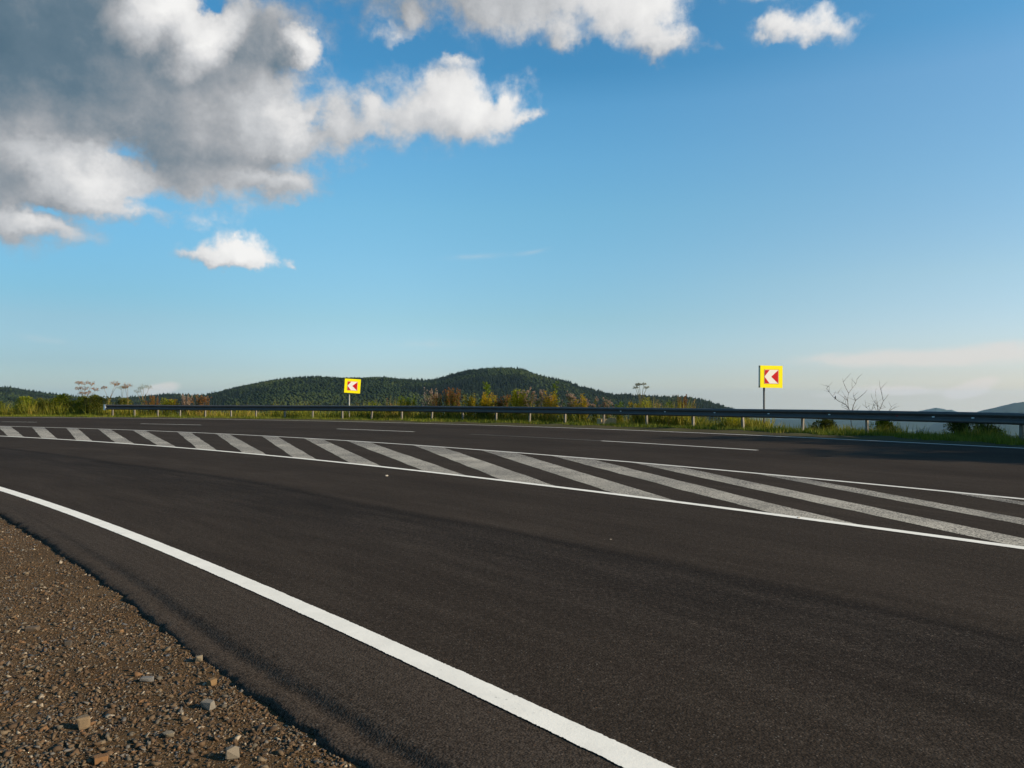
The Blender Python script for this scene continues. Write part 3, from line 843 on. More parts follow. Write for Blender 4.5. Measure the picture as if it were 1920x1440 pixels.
def chevron_sign(px, depth_d, ytop, ybot, xpost, wpx, yaw, roll, depth, label, postmat, off=0.0):
    x, y, z0 = rail_point(xpost, depth_d)
    root = empty('chevron_sign', (x, y, z0))
    tag(root, label, 'road sign', 'chevron signs behind the guardrail')
    s = FPX / y
    size = (ybot - ytop) / s
    zc = EYE + (HOR - (ytop + ybot) / 2) / s - z0
    xo = (px - xpost) / s
    w = wpx / s
    mb = MB(); mb.tube([(0, 0, -.4), (0.0, 0, zc * .5), (.004, 0, zc + size * .3)], .036, 10)
    mb.build('post', postmat, root)
    pan = empty('panel', (xo, -.055, zc), (0, roll, yaw)); pan.parent = root
    pb = MB(); pb.box((0, -depth / 2 - .003, 0), (w, .006, size), bev=0)
    board = pb.build('board', M['yellow'], pan)
    fr = MB()
    # folded tray behind the board
    h = size / 2; hw = w / 2
    fr.box((-hw + .012, -.003 + .0, 0), (.022, depth - .012, size - .004)); fr.box((hw - .012, -.003, 0), (.022, depth - .012, size - .004))
    fr.box((0, -.003, h - .013), (w - .05, depth - .012, .022)); fr.box((0, -.003, -h + .013), (w - .05, depth - .012, .022))
    fr.box((0, depth / 2 - .014, 0), (w - .05, .01, size - .055))
    fr.box((0, .022, h * .45), (w * .5, .03, .05)); fr.box((0, .022, -h * .45), (w * .5, .03, .05))
    fo = fr.build('frame', M['signback'], pan)
    if depth > .08:
        ib = MB(); ib.box((-hw - .004, -depth * .12, 0), (.008, depth * .42, size * .82)); ib.build('side_plate', M['white'], pan)
    yf = -depth / 2 - .006
    p = size * .62 / 2; wx = w * .62 / 2
    # white plate with a thin red outline gap, then the red triangles
    wb = MB(); wb.box((0, yf - .003, 0), (wx * 2, .004, p * 2)); wb.build('white_plate', M['white'], pan)
    q = p * .965; qx = wx * .965; yr = yf - .0075
    def tri(pts, name):
        m = MB(); n = len(pts)
        m.add([(a, yr, b) for a, b in pts] + [(a, yr + .003, b) for a, b in pts], [tuple(range(n - 1, -1, -1)), tuple(range(n, 2 * n))] + [(i, (i + 1) % n, n + (i + 1) % n, n + i) for i in range(n)])
        m.build(name, M['red'], pan)
    tri([(qx, q), (qx, -q), (-qx * .04, 0)][::-1], 'red_triangle')
    tri([(-qx, q), (-qx * .30, q), (-qx, q * .08)][::-1], 'red_triangle')
    tri([(-qx, -q), (-qx, -q * .08), (-qx * .30, -q)][::-1], 'red_triangle')
    ol = MB(); t_ = .008
    for sx in (-1, 1): ol.box((sx * (wx + .012), yf - .0015, 0), (t_, .002, 2 * p + .032))
    for sz in (-1, 1): ol.box((0, yf - .0015, sz * (p + .012)), (2 * wx + .014, .002, t_))
    ol.build('outline', M['red'], pan)
    return root
chevron_sign(1444, .75, 685.8, 727.2, 1432.5, 45.5, .20, .012, .13, 'yellow chevron sign on a dark post standing against open sky', M['darkpost'])
chevron_sign(661.2, .75, 710.6, 737, 654.8, 29.3, .20, .06, .05, 'tilted yellow chevron sign on a pale post in front of the wooded hill', M['signpost'])

# ------------------------------------------------------------------ hills
def mat_hill():
    m, t, b = material('hill_floor')
    geo = t.node('ShaderNodeNewGeometry').outputs['Position']
    n = t.noise(geo, .05, 6, .7)
    t.put(b.inputs['Base Color'], t.ramp(n, [(.3, (.012, .020, .010)), (.7, (.03, .042, .018))]))
    b.inputs['Roughness'].default_value = 1; b.inputs['Specular IOR Level'].default_value = 0
    return m
M['hill'] = mat_hill()

def mat_forest(name, cols):
    m, t, b = material(name)
    g = t.node('ShaderNodeNewGeometry'); pos = g.outputs['Position']
    r = g.outputs['Random Per Island']
    n = t.noise(pos, .011, 4, .6); n2 = t.noise(pos, .6, 4, .7)
    k = t.m('ADD', t.m('MULTIPLY', t.m('SUBTRACT', n, .5), 2.6), t.m('ADD', t.m('MULTIPLY', r, .42), t.m('MULTIPLY', n2, .35)))
    t.put(b.inputs['Base Color'], t.ramp(k, [(i / 3, c) for i, c in enumerate(cols)]))
    b.inputs['Roughness'].default_value = .9; b.inputs['Specular IOR Level'].default_value = .05
    return m
M['forest'] = mat_forest('conifer_forest', ((.005, .009, .006), (.009, .015, .008), (.014, .022, .010), (.022, .031, .012)))
M['broad'] = mat_forest('broadleaf_forest', ((.009, .016, .006), (.017, .027, .009), (.030, .042, .012), (.050, .060, .017)))

RIDGE = np.array([(-700, 742), (-400, 728), (-200, 716), (-100, 718), (0, 727), (25, 728), (45, 732), (80, 737), (110, 741), (150, 745), (200, 747), (250, 745), (290, 742), (310, 740), (340, 740), (365, 742), (385, 742), (400, 738), (440, 729), (480, 723), (520, 718), (560, 714), (600, 712), (640, 713), (680, 712), (720, 710), (760, 713), (800, 714), (825, 710), (850, 702), (880, 695), (910, 692), (940, 691), (975, 692), (1000, 701), (1030, 709), (1060, 715), (1090, 726), (1120, 733), (1150, 740), (1180, 741), (1210, 743), (1250, 744), (1280, 744), (1310, 749), (1340, 756), (1375, 768), (1410, 782), (1460, 800), (1600, 850)], float)
RIDGE[:, 1] += 5
RD = 1650.0
def hill_pt(px, t):
    """t 0 = foot on our side, 1 = ridge, 1.5 = behind"""
    zr = EYE + (HOR - np.interp(px, RIDGE[:, 0], RIDGE[:, 1])) / FPX * RD
    dist = 850 + (RD - 850) * t
    u = (px - 960) / FPX
    if t <= 1:
        z = -130 + (zr + 130) * (math.sin(t * math.pi / 2) ** .9)
    else:
        z = zr - (t - 1) ** 1.3 * 160
    x, y = u * dist, dist
    amp = 7 * math.sin(min(t, 1) * math.pi)
    z += fbm(x, y, 1 / 170., 4, 2.2) * amp
    # a lower shoulder in front of the main top
    z += 16 * math.exp(-((px - 560) / 190) ** 2) * math.exp(-((t - .62) / .22) ** 2)
    return x, y, z

def build_hill():
    pxs = np.arange(-700, 1601, 10); ts = np.r_[np.linspace(0, 1, 28), 1.1, 1.25, 1.5]
    V = [[hill_pt(px, t) for px in pxs] for t in ts]
    tag(obj('hill', np.array(V).reshape(-1, 3), grid_faces(len(ts), len(pxs)), M['hill'], smooth=True), kind='structure')
    # tree templates: tiered conifers and lumpy broadleaf crowns
    def conifer():
        v, f = [], []
        n = 7
        for (z0, z1, r) in ((.08, .55, .30), (.35, .8, .22), (.6, 1.06, .135)):
            b = len(v)
            for k in range(n):
                a = 2 * math.pi * k / n + z0 * 7
                rr = r * R.uniform(.7, 1.2)
                v.append((rr * math.cos(a), rr * math.sin(a), z0 + R.uniform(-.04, .04)))
            v.append((R.normal(0, .01), R.normal(0, .01), z1))
            f += [(b + k, b + (k + 1) % n, b + n) for k in range(n)]
        return np.array(v), np.array(f)
    def broad():
        v, f = [], []
        for (x, y, z, r) in ((0, 0, .55, .40), (.22, .1, .45, .30), (-.2, -.12, .48, .32), (.02, -.2, .75, .26)):
            b = len(v)
            q = ICO_V * (r * R.uniform(.75, 1.2, (12, 1))) + np.array((x, y, z))
            v += [tuple(p) for p in q]; f += [tuple(b + i for i in t) for t in ICO_F]
        return np.array(v), np.array(f)
    tem = [conifer() for _ in range(5)] + [broad() for _ in range(5)]
    V, F, MI, off = [], [], [], 0
    cnt = 0
    px = -260.0
    for row in range(110):
        t = .10 + .95 * (row / 109.0)
        dist = 850 + (RD - 850) * t
        step = 5.0 / dist * FPX
        for px in np.arange(-240 + R.uniform(0, step), 1400, step):
            p = px + R.normal(0, step * .35); tt = t + R.normal(0, .004)
            x, y, z = hill_pt(p, min(tt, 1.06))
            dec = fbm(x, y, 1 / 150., 3, 1.9) * 1.5 + .25 * math.exp(-((px - 520) / 170) ** 2) + (.12 if t < .55 else -.22)
            i = int(R.integers(5, 10)) if dec + R.normal(0, .25) > .02 else int(R.integers(0, 5))
            v, f = tem[i]
            h = (R.uniform(5.5, 9) if i < 5 else R.uniform(4.5, 7)) * (1.0 if t < .95 else R.choice([.7, .85, 1.0, 1.1, 1.25]))
            MI.append(np.full(len(f), int(i >= 5)))
            a = R.uniform(0, 6.28); c, s = math.cos(a), math.sin(a)
            wv = h * (1.0 if i < 5 else R.uniform(.85, 1.2))
            V.append(np.c_[(v[:, 0] * c - v[:, 1] * s) * wv + x, (v[:, 0] * s + v[:, 1] * c) * wv + y, v[:, 2] * h + z - 1.0])
            F.append(f + off); off += len(v); cnt += 1
    for k in range(900):
        p = R.uniform(-240, 1385); tt = R.uniform(.955, 1.03)
        x, y, z = hill_pt(p, tt)
        i = int(R.integers(0, 5)) if R.random() < .72 else int(R.integers(5, 10))
        v, f = tem[i]; h = R.uniform(6.5, 11) if i < 5 else R.uniform(6, 9); a = R.uniform(0, 6.28); c, s = math.cos(a), math.sin(a)
        V.append(np.c_[(v[:, 0] * c - v[:, 1] * s) * h + x, (v[:, 0] * s + v[:, 1] * c) * h + y, v[:, 2] * h + z])
        F.append(f + off); off += len(v); MI.append(np.full(len(f), int(i >= 5)))
    o = obj('forest', np.concatenate(V), np.concatenate(F), M['forest'])
    o.data.materials.append(M['broad'])
    o.data.polygons.foreach_set('material_index', np.concatenate(MI).astype(np.int32))
    tag(o, 'dense dark green mixed forest covering the rounded hills beyond the road', 'forest', kind='stuff')
    print('forest trees', cnt)
build_hill()

def far_hill(name, ridge, dist, foot, seed):
    rg = np.array(ridge, float)
    pxs = np.linspace(rg[0, 0], rg[-1, 0], 160); ts = np.linspace(0, 1.8, 40)
    V = []
    for t in ts:
        for px in pxs:
            zr = EYE + (HOR - np.interp(px, rg[:, 0], rg[:, 1])) / FPX * dist
            d = dist - 1600 * (1 - t)
            z = foot + (zr - foot) * (math.sin(min(t, 1) * math.pi / 2) ** .9) if t <= 1 else zr - (zr - foot) * ((t - 1) / .8) ** 1.4
            x = (px - 960) / FPX * d
            z += fbm(x, d, 1 / 350., 6, seed) * 14 * (.25 + min(1, abs(1 - t) * 3)) + fbm(x, d, 1 / 60., 3, seed + 1) * 3.0
            V.append((x, d, z))
    tag(obj(name, np.array(V), grid_faces(len(ts), len(pxs)), M['hill']), kind='structure')
far_hill('hill', [(1600, 800), (1660, 790), (1700, 776), (1722, 771), (1740, 767.5), (1755, 765), (1768, 767), (1776, 769), (1783, 768.5), (1795, 773), (1830, 782), (1900, 795)], 9500, -240, 4.2)
far_hill('hill', [(1700, 812), (1780, 786), (1820, 775), (1840, 770), (1860, 765.5), (1880, 761), (1900, 756), (1920, 754), (1960, 751), (2060, 748), (2200, 752), (2400, 770)], 7000, -240, 6.6)
far_hill('hill', [(1360, 800), (1440, 790), (1520, 785), (1600, 786), (1700, 781), (1800, 784), (1900, 780), (2100, 776), (2400, 790)], 8300, -250, 8.1)

# ------------------------------------------------------------------ plants
M['grass'] = leafy('verge_grass', [(.040, .060, .006), (.09, .125, .009), (.18, .19, .014), (.29, .21, .045)], .3, .8)
M['weeds'] = leafy('tall_weeds', [(.026, .045, .006), (.075, .105, .010), (.19, .20, .016), (.34, .27, .03), (.40, .26, .07)], .35, .35)
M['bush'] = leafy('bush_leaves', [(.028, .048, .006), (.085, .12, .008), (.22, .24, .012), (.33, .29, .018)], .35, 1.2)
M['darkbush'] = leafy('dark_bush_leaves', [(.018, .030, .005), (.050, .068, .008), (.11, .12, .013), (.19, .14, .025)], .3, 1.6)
M['stem'] = leafy('plant_stems', [(.07, .06, .02), (.14, .12, .04)], 0, 3)
M['dry'] = leafy('dry_stems', [(.16, .10, .045), (.30, .20, .09)], .2, 3)
M['rust'] = leafy('rusty_umbels', [(.17, .075, .018), (.33, .15, .04), (.42, .24, .08)], .3, 3)
M['paleumbel'] = leafy('pale_umbels', [(.24, .25, .17), (.40, .38, .27)], .3, 3)
M['gold'] = leafy('goldenrod_heads', [(.32, .24, .008), (.52, .36, .010), (.60, .32, .012)], .35, 3)
M['lime'] = leafy('lime_heads', [(.17, .20, .010), (.34, .33, .012), (.42, .38, .014)], .35, 3)
M['dock'] = leafy('red_brown_seed_heads', [(.11, .04, .014), (.22, .085, .025), (.31, .14, .05)], .3, 3)
M['tuft'] = leafy('pinkish_seed_tufts', [(.25, .15, .10), (.42, .29, .21), (.5, .38, .29)], .35, 3)
M['green'] = leafy('fresh_leaves', [(.06, .11, .008), (.13, .20, .012), (.22, .27, .015)], .35, 3)
M['bark'] = leafy('grey_bark', [(.10, .085, .07), (.17, .14, .115)], 0, 5, .3)
M['darkbark'] = leafy('brown_bark', [(.035, .026, .018), (.06, .045, .03)], 0, 5, .3)

def blades(name, label, cat, n, dist, hts, wid, mat, pxr, cond=None):
    """a field of thin upright blades along the outer verge"""
    out = np.empty((n, 3, 3)); k = 0
    while k < n:
        px = rnd.uniform(*pxr); d = rnd.uniform(*dist)
        x, y, z = rail_point_fast(px, d)
        hs = 1.0
        if cond:
            hs = cond(px, d, x, y)
            if hs <= 0: continue
        h = rnd.uniform(*hts) * hs
        cl = .55 + .9 * max(0, .5 + fbm(x, y, 1.3, 2, 3.9))
        h *= cl
        a = rnd.uniform(0, math.pi); lx, ly = rnd.gauss(0, .3) * h, rnd.gauss(0, .3) * h
        w = wid * rnd.uniform(.6, 1.4)
        out[k] = ((x - w * math.cos(a), y - w * math.sin(a), z - .03), (x + w * math.cos(a), y + w * math.sin(a), z - .03), (x + lx, y + ly, z + h))
        k += 1
    o = obj(name, out.reshape(-1, 3), np.arange(n * 3).reshape(n, 3), mat)
    return tag(o, label, cat, kind='stuff')

_tabx = np.linspace(-500, 2600, 320)
_tab = {}
def rail_point_fast(px, d):
    key = round(d * 2) / 2
    if key not in _tab: _tab[key] = np.array([rail_point(p, key)[:2] for p in _tabx])
    x = np.interp(px, _tabx, _tab[key][:, 0]); y = np.interp(px, _tabx, _tab[key][:, 1])
    # slide the rest of the way outwards
    r = np.array((x - CF[0], y - CF[1])); L = math.hypot(*r); r = r / L
    e = d - key
    return x + r[0] * e, y + r[1] * e, float(hprof(d)) - .01

GAPS = [(1438, 1512, .25), (1690, 1768, .25), (1880, 1925, .4)]
def hmod(px, d, x, y):
    for a, b, s in GAPS:
        if a < px < b and d > .6: return s
    return 1.0
blades('grass', 'short yellow green grass along the verge under the guardrail', 'grass', 60000, (-2.0, 1.6), (.05, .18), .012, M['grass'], (-150, 2050), lambda px, d, x, y: 0 if d < -1.3 + .7 * fbm(x, y, .5, 3, 5.5) or fbm(x, y, 1.1, 3, 2.5) < rnd.uniform(-1.1, -.05) else 1)
def wmod(px, d, x, y):
    if 1108 < px < 1185 and d < 1.3: return 0
    if px > 1290: return hmod(px, d, x, y) * (.62 if px < 1450 else .36)
    if px < 200: return 1.0
    return .80 + .45 * fbm(x, y, .22, 3, 6.6)
blades('weeds', 'tangled knee high green and straw coloured weeds behind the guardrail', 'weeds', 70000, (.5, 4.0), (.3, 1.0), .017, M['weeds'], (-200, 2050), wmod)

def ground_plant(name, px, d, label, cat, group=None):
    x, y, z = rail_point(px, d)
    o = empty(name, (x, y, z)); tag(o, label, cat, group)
    return o, y / FPX, y      # metres per pixel there

def top_h(ytop, y, z): return EYE + (HOR - ytop) / FPX * y - z

def bush(px, d, wpx, ytop, label, mat, n=900, leaf=.07, name='bush', group='roadside bushes', sky=.75):
    o, mp, y = ground_plant(name, px, d, label, 'bush', group)
    h = top_h(ytop, y, o.location.z); w = wpx * mp
    lb, sb = MB(), MB()
    lobes = []
    for k in range(9):
        a = rnd.uniform(0, 6.28); rr = rnd.uniform(.0, .33) * w
        zz = h * rnd.uniform(.25, .78)
        r = min(w * rnd.uniform(.17, .3), h - zz if h > zz else .2)
        lobes.append((Vector((rr * math.cos(a), rr * math.sin(a) * .8, zz)), max(r, .16)))
        sb.tube([(0, 0, -.1), (rr * math.cos(a) * .4, rr * math.sin(a) * .4, zz * .5), lobes[-1][0]], [.02, .014, .006], 5)
    for k in range(n):
        c, r = rnd.choice(lobes)
        v = rv(); v = v.normalized() * (v.length ** .5)
        p = c + v * r
        if p.z < .02: p.z = rnd.uniform(.02, .3)
        lb.leaf(p, v + rv() * .8, leaf * rnd.uniform(.6, 1.4), leaf * rnd.uniform(.35, .7))
    for k in range(26):      # shoots that break the outline
        c, r = rnd.choice(lobes); a = rnd.uniform(0, 6.28)
        p = c + Vector((math.cos(a) * r * .6, math.sin(a) * r * .6, r * .5))
        q = p + Vector((rnd.gauss(0, .08), rnd.gauss(0, .08), rnd.uniform(.1, .32)))
        lb.tube([p, q], [.006, .003], 4)
        for j in range(5): lb.leaf(p.lerp(q, rnd.random()), rv(), leaf, leaf * .4)
    lb.build('foliage', mat, o); sb.build('trunk', M['stem'], o)

bush(-20, 1.6, 75, 752, 'dark bush with brown tips at the left edge of the photo', M['darkbush'], 4200, .1)
bush(48, 1.5, 66, 744, 'low olive green bush beside the dark bush at the far left', M['bush'], 4200, .1)
bush(88, 2.2, 60, 747, 'dull green bush in the dip between two taller bushes', M['darkbush'], 3600, .1)
bush(114, 1.4, 54, 738, 'bright yellow green domed bush left of the umbel plants', M['bush'], 4800, .1)
bush(150, 1.9, 50, 744, 'green bush at the foot of the big rusty umbel plant', M['bush'], 4000, .1)
bush(180, 1.2, 52, 741, 'dark green bush just left of the guardrail end', M['darkbush'], 4500, .1)
bush(228, 2.4, 46, 748, 'leafy dark bush behind the left end of the guardrail', M['darkbush'], 3000, .1)
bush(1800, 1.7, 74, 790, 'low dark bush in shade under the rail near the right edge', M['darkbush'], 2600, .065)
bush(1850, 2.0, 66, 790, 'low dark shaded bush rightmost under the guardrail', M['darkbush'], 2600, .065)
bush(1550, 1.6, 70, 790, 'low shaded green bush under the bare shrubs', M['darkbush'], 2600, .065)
bush(1660, 1.7, 60, 788, 'low shaded bush with a yellowish tip right of the bare shrubs', M['bush'], 2600, .065)
bush(1385, 1.3, 70, 786, 'low sunlit yellow bush left of the dark sign post', M['lime'], 2600, .065)
bush(1220, 1.5, 60, 776, 'low green bush under the pale skeletal umbel plant', M['bush'], 2600, .065)

def umbel_head(mb, sb, base, p, r, n=60):
    """flat umbrella of florets on spokes"""
    for k in range(11):
        a = 2 * math.pi * k / 11 + rnd.uniform(-.2, .2); rr = r * rnd.uniform(.55, 1)
        q = p + Vector((math.cos(a) * rr, math.sin(a) * rr, r * .7 - (rr / r) ** 2 * r * .75))
        sb.tube([p - Vector((0, 0, r * .35)), q], [.005, .003], 4, False)
        for j in range(n // 11):
            mb.leaf(q + Vector((rnd.gauss(0, r * .16), rnd.gauss(0, r * .16), rnd.gauss(0, r * .17))), rv(), .055, .04)

def umbel_plant(px, d, heads, label, mat, smat, leafmat=None):
    o, mp, y = ground_plant('umbel_plant', px, d, label, 'plant', 'tall umbel plants')
    hb, sb, lb = MB(), MB(), MB()
    zt = max(top_h(h[1], y, o.location.z) for h in heads)
    jn = Vector((0, 0, zt * .55))
    sb.tube([(0, 0, -.1), jn], [.022, .016], 6)
    for hx, hy, rp in heads:
        p = Vector(((hx - px) * mp, rnd.gauss(0, .12), top_h(hy, y, o.location.z)))
        st = Vector((0, 0, zt * rnd.uniform(.35, .6)))
        sb.tube([st, st.lerp(p, .55) + Vector((0, 0, .06)), p - Vector((0, 0, rp * mp * .35))], [.014, .010, .007], 5)
        hb = MB(); umbel_head(hb, hb, None, p, rp * mp, 132 if mat is not M['paleumbel'] else 66); hb.build('blossom', mat, o)
    for k in range(60):
        z = rnd.uniform(.1, zt * .6); a = rnd.uniform(0, 6.28)
        lb.leaf((0, 0, z), (math.cos(a), math.sin(a), rnd.uniform(-.2, .6)), rnd.uniform(.15, .3), .08)
    sb.build('stem', smat, o); lb.build('leaves', leafmat or M['weeds'], o)

umbel_plant(160, 1.3, [(147, 719, 6), (160, 719, 8), (173, 721, 6), (147, 729, 6), (160, 730, 8), (175, 731, 7), (152, 738, 6), (165, 738, 7)], 'widest rusty umbel plant with many heads left of the rail end', M['rust'], M['dry'])
umbel_plant(205, 1.5, [(197, 728, 5), (211, 720, 8), (220, 722, 5)], 'rusty umbel plant rising over the left end of the rail', M['rust'], M['dry'])
umbel_plant(229, 1.7, [(226, 728, 7), (231, 727, 6)], 'grey green umbel plant between two rusty ones', M['paleumbel'], M['stem'])
umbel_plant(240, 1.4, [(241, 724, 8), (236, 727, 5)], 'single dense rust brown umbel with a dark centre', M['rust'], M['dry'])
umbel_plant(268, 1.8, [(256, 735, 6), (262, 729, 5), (267, 725, 7), (279, 727, 6)], 'slender pale umbel plant standing alone on a straw stem', M['paleumbel'], M['dry'])
umbel_plant(1203, 1.4, [(1192, 727, 4), (1196, 722, 4), (1200, 721, 4), (1207, 721, 4), (1212, 727, 4)], 'thin skeletal umbel plant seen against the sky right of the hill top', M['paleumbel'], M['stem'])

def clump(px, d, wpx, ytop, label, headmat, name, cat, group, n=16, style='plume', leafmat=None):
    n = max(4, int(n * 1.9))
    """a clump of upright stems, leafy below with flower or seed heads on top"""
    o, mp, y = ground_plant(name, px, d, label, cat, group)
    h = top_h(ytop, y, o.location.z); w = wpx * mp / 2
    hb, sb, lb = MB(), MB(), MB()
    for k in range(n):
        a = rnd.uniform(0, 6.28); q = rnd.random() ** .6
        bx, by = w * .55 * q * math.cos(a), w * .5 * q * math.sin(a)
        hh = h * (1 - .30 * q * rnd.random() - .42 * rnd.random() ** 1.5); 
        if k == 0: hh = h
        tx, ty = bx * 1.6 + rnd.gauss(0, .09), by * 1.4 + rnd.gauss(0, .06)
        top = Vector((tx, ty, hh))
        mid = Vector((bx * 1.1, by, hh * .5))
        sb.tube([(bx * .8, by * .8, -.1), mid, top], [.009, .007, .004], 4, False)
        for j in range(24):
            s = rnd.random() * .85; p = (Vector((bx, by, 0)).lerp(mid, s * 2) if s < .5 else mid.lerp(top, s * 2 - 1))
            aa = rnd.uniform(0, 6.28)
            lb.leaf(p, (math.cos(aa), math.sin(aa), rnd.uniform(-.2, .7)), rnd.uniform(.1, .22), .045)
        if style == 'plume':
            for j in range(34):
                s = rnd.random(); z = hh - s * h * .34; rr = .03 + s * .12
                aa = rnd.uniform(0, 6.28)
                hb.leaf((tx + rr * math.cos(aa) * rnd.random() ** .5, ty + rr * math.sin(aa), z), (math.cos(aa), math.sin(aa), .5), .09, .055)
        elif style == 'spike':
            for j in range(30):
                s = rnd.random(); z = hh - s * h * .42; rr = .01 + .035 * math.sin(s * 3)
                aa = rnd.uniform(0, 6.28)
                hb.leaf((tx * (1 - s * .25) + rr * math.cos(aa), ty + rr * math.sin(aa), z), (math.cos(aa) * .5, math.sin(aa) * .5, .8), .075, .042)
        else:
            for j in range(5):
                c = top + Vector((rnd.gauss(0, .07), rnd.gauss(0, .07), -rnd.random() * .28))
                sb.tube([mid.lerp(top, .7), c], [.004, .003], 3, False)
                for i in range(11): hb.leaf(c, rv() + Vector((0, 0, .5)), .07, .045)
    lb.add(sb.v, sb.f)
    hb.build('blossoms', headmat, o); lb.build('foliage', leafmat or M['weeds'], o)
    return o

G1, G2, G3 = 'goldenrod clumps behind the rail', 'reddish dock clumps behind the rail', 'thistles gone to seed behind the rail'
clump(288, 1.6, 36, 741, 'rust red dock clump between the slender umbel and the lime plant', M['dock'], 'dock_clump', 'plant', G2, 16, 'spike')
clump(314, 1.2, 22, 746, 'small lime yellow clump low over the left part of the rail', M['lime'], 'goldenrod', 'plant', G1, 10)
clump(327, 1.5, 16, 748, 'small orange clump beside the lime one on the left', M['gold'], 'goldenrod', 'plant', G1, 8)
clump(348, 1.7, 26, 739, 'tall straw coloured feathery clump at the foot of the hill slope', M['tuft'], 'reed_clump', 'plant', None, 14, 'spike', M['dry'])
clump(375, 1.4, 34, 740, 'loose orange tan seed clump where the hill outline starts', M['rust'], 'dock_clump', 'plant', G2, 16, 'tuft', M['dry'])
clump(702, 1.6, 26, 752, 'tiny green sprig just right of the tilted sign', M['green'], 'goldenrod', 'plant', G1, 7)
clump(728, 1.5, 16, 748, 'thin dry spikes just over the rail left of the green shrubby weed', M['dry'], 'dock_clump', 'plant', G2, 7, 'spike')
clump(764, 1.4, 36, 741, 'plain green weed clump left of the reddish docks', M['green'], 'weed_clump', 'plant', None, 16)
clump(808, 1.7, 28, 727, 'tall tan red dock clump, left of the pair', M['tuft'], 'dock_clump', 'plant', G2, 15, 'spike')
clump(820, 1.2, 26, 737, 'short dark brown dock clump in front of the pair', M['dock'], 'dock_clump', 'plant', G2, 14, 'spike')
clump(846, 1.5, 40, 727, 'widest red brown dock clump, right of the pair', M['dock'], 'dock_clump', 'plant', G2, 30, 'spike')
clump(880, 1.3, 24, 738, 'orange goldenrod left of the tall leafy sapling', M['gold'], 'goldenrod', 'plant', G1, 12)
clump(911, 1.1, 42, 735, 'broad golden yellow goldenrod in front of the leafy sapling', M['gold'], 'goldenrod', 'plant', G1, 22)
clump(934, 1.3, 18, 744, 'dark red dock clump between two goldenrods', M['dock'], 'dock_clump', 'plant', G2, 10, 'spike')
clump(949, 1.5, 22, 739, 'pale orange seed clump beside the lime green goldenrod', M['rust'], 'thistle', 'plant', G3, 9, 'tuft')
clump(971, 1.2, 36, 727, 'largest lime green goldenrod behind the middle of the rail', M['lime'], 'goldenrod', 'plant', G1, 24)
clump(992, 1.5, 30, 727, 'tall pinkish thistle right against the lime goldenrod', M['tuft'], 'thistle', 'plant', G3, 12, 'tuft')
clump(1007, 1.3, 16, 729, 'narrow pinkish thistle with two pale heads', M['tuft'], 'thistle', 'plant', G3, 6, 'tuft')
clump(1024, 1.5, 22, 731, 'pink topped thistle left of the thin tall sapling', M['tuft'], 'thistle', 'plant', G3, 10, 'tuft')
clump(1034, 1.2, 30, 734, 'amber goldenrod at the foot of the thin tall sapling', M['gold'], 'goldenrod', 'plant', G1, 14)
clump(1068, 1.4, 30, 734, 'pink and green thistle right of the thin tall sapling', M['tuft'], 'thistle', 'plant', G3, 12, 'tuft')
clump(1088, 1.3, 26, 738, 'orange tinged goldenrod beside the pink and green thistle', M['gold'], 'goldenrod', 'plant', G1, 10)
clump(1098, 1.6, 14, 742, 'small pale thistle right of the orange goldenrod', M['tuft'], 'thistle', 'plant', G3, 4, 'tuft')
clump(1116, 1.4, 16, 745, 'lone short thistle with a flat pale top', M['tuft'], 'thistle', 'plant', G3, 4, 'tuft')
clump(1137, 1.5, 24, 746, 'low reddish thistle above the stone block', M['tuft'], 'thistle', 'plant', G3, 8, 'tuft')
clump(1162, 1.5, 18, 753, 'small green weed just topping the rail right of the stone block', M['green'], 'weed_clump', 'plant', None, 6)
clump(1193, 1.2, 20, 754, 'small amber weed at the foot of the skeletal umbel', M['gold'], 'goldenrod', 'plant', G1, 7)
clump(1213, 1.3, 18, 744, 'lime green sprig right of the skeletal umbel', M['lime'], 'goldenrod', 'plant', G1, 8)
clump(1232, 1.4, 16, 752, 'small pinkish thistle between two green sprigs', M['tuft'], 'thistle', 'plant', G3, 5, 'tuft')
clump(1253, 1.3, 10, 750, 'tiny upright green sprig alone before the dark hill', M['green'], 'weed_clump', 'plant', None, 4)
clump(1277, 1.5, 14, 741, 'thin dark brown dock spikes near the end of the hill', M['dock'], 'dock_clump', 'plant', G2, 6, 'spike')
clump(1294, 1.6, 8, 750, 'faint single dry stalk near the end of the hill', M['dry'], 'dock_clump', 'plant', G2, 2, 'spike')

def sapling(px, d, wpx, ytop, label, n):
    o, mp, y = ground_plant('sapling', px, d, label, 'sapling', 'leafy saplings behind the rail')
    h = top_h(ytop, y, o.location.z); w = wpx * mp / 2
    sb, lb = MB(), MB()
    sb.tube([(0, 0, -.1), (.02, 0, h * .5), (0, 0, h)], [.02, .014, .004], 6)
    for k in range(n):
        s = rnd.uniform(.3, 1); a = rnd.uniform(0, 6.28); L = w * (1.15 - s) * 1.6 * rnd.uniform(.5, 1) + .05
        p = Vector((.01, 0, h * s * .97)); q = p + Vector((math.cos(a) * L, math.sin(a) * L, L * .45))
        sb.tube([p, q], [.006, .003], 4, False)
        for j in range(8):
            lb.leaf(p.lerp(q, rnd.uniform(.2, 1)), rv() + Vector((0, 0, -.2)), .12, .055)
    sb.build('trunk', M['stem'], o); lb.build('crown', M['green'], o)
sapling(911, 1.6, 36, 717, 'tall broad leafy green sapling topping the goldenrods', 46)
sapling(1042, 1.5, 22, 715, 'thin tall green sapling with sparse leaves among thistles', 20)

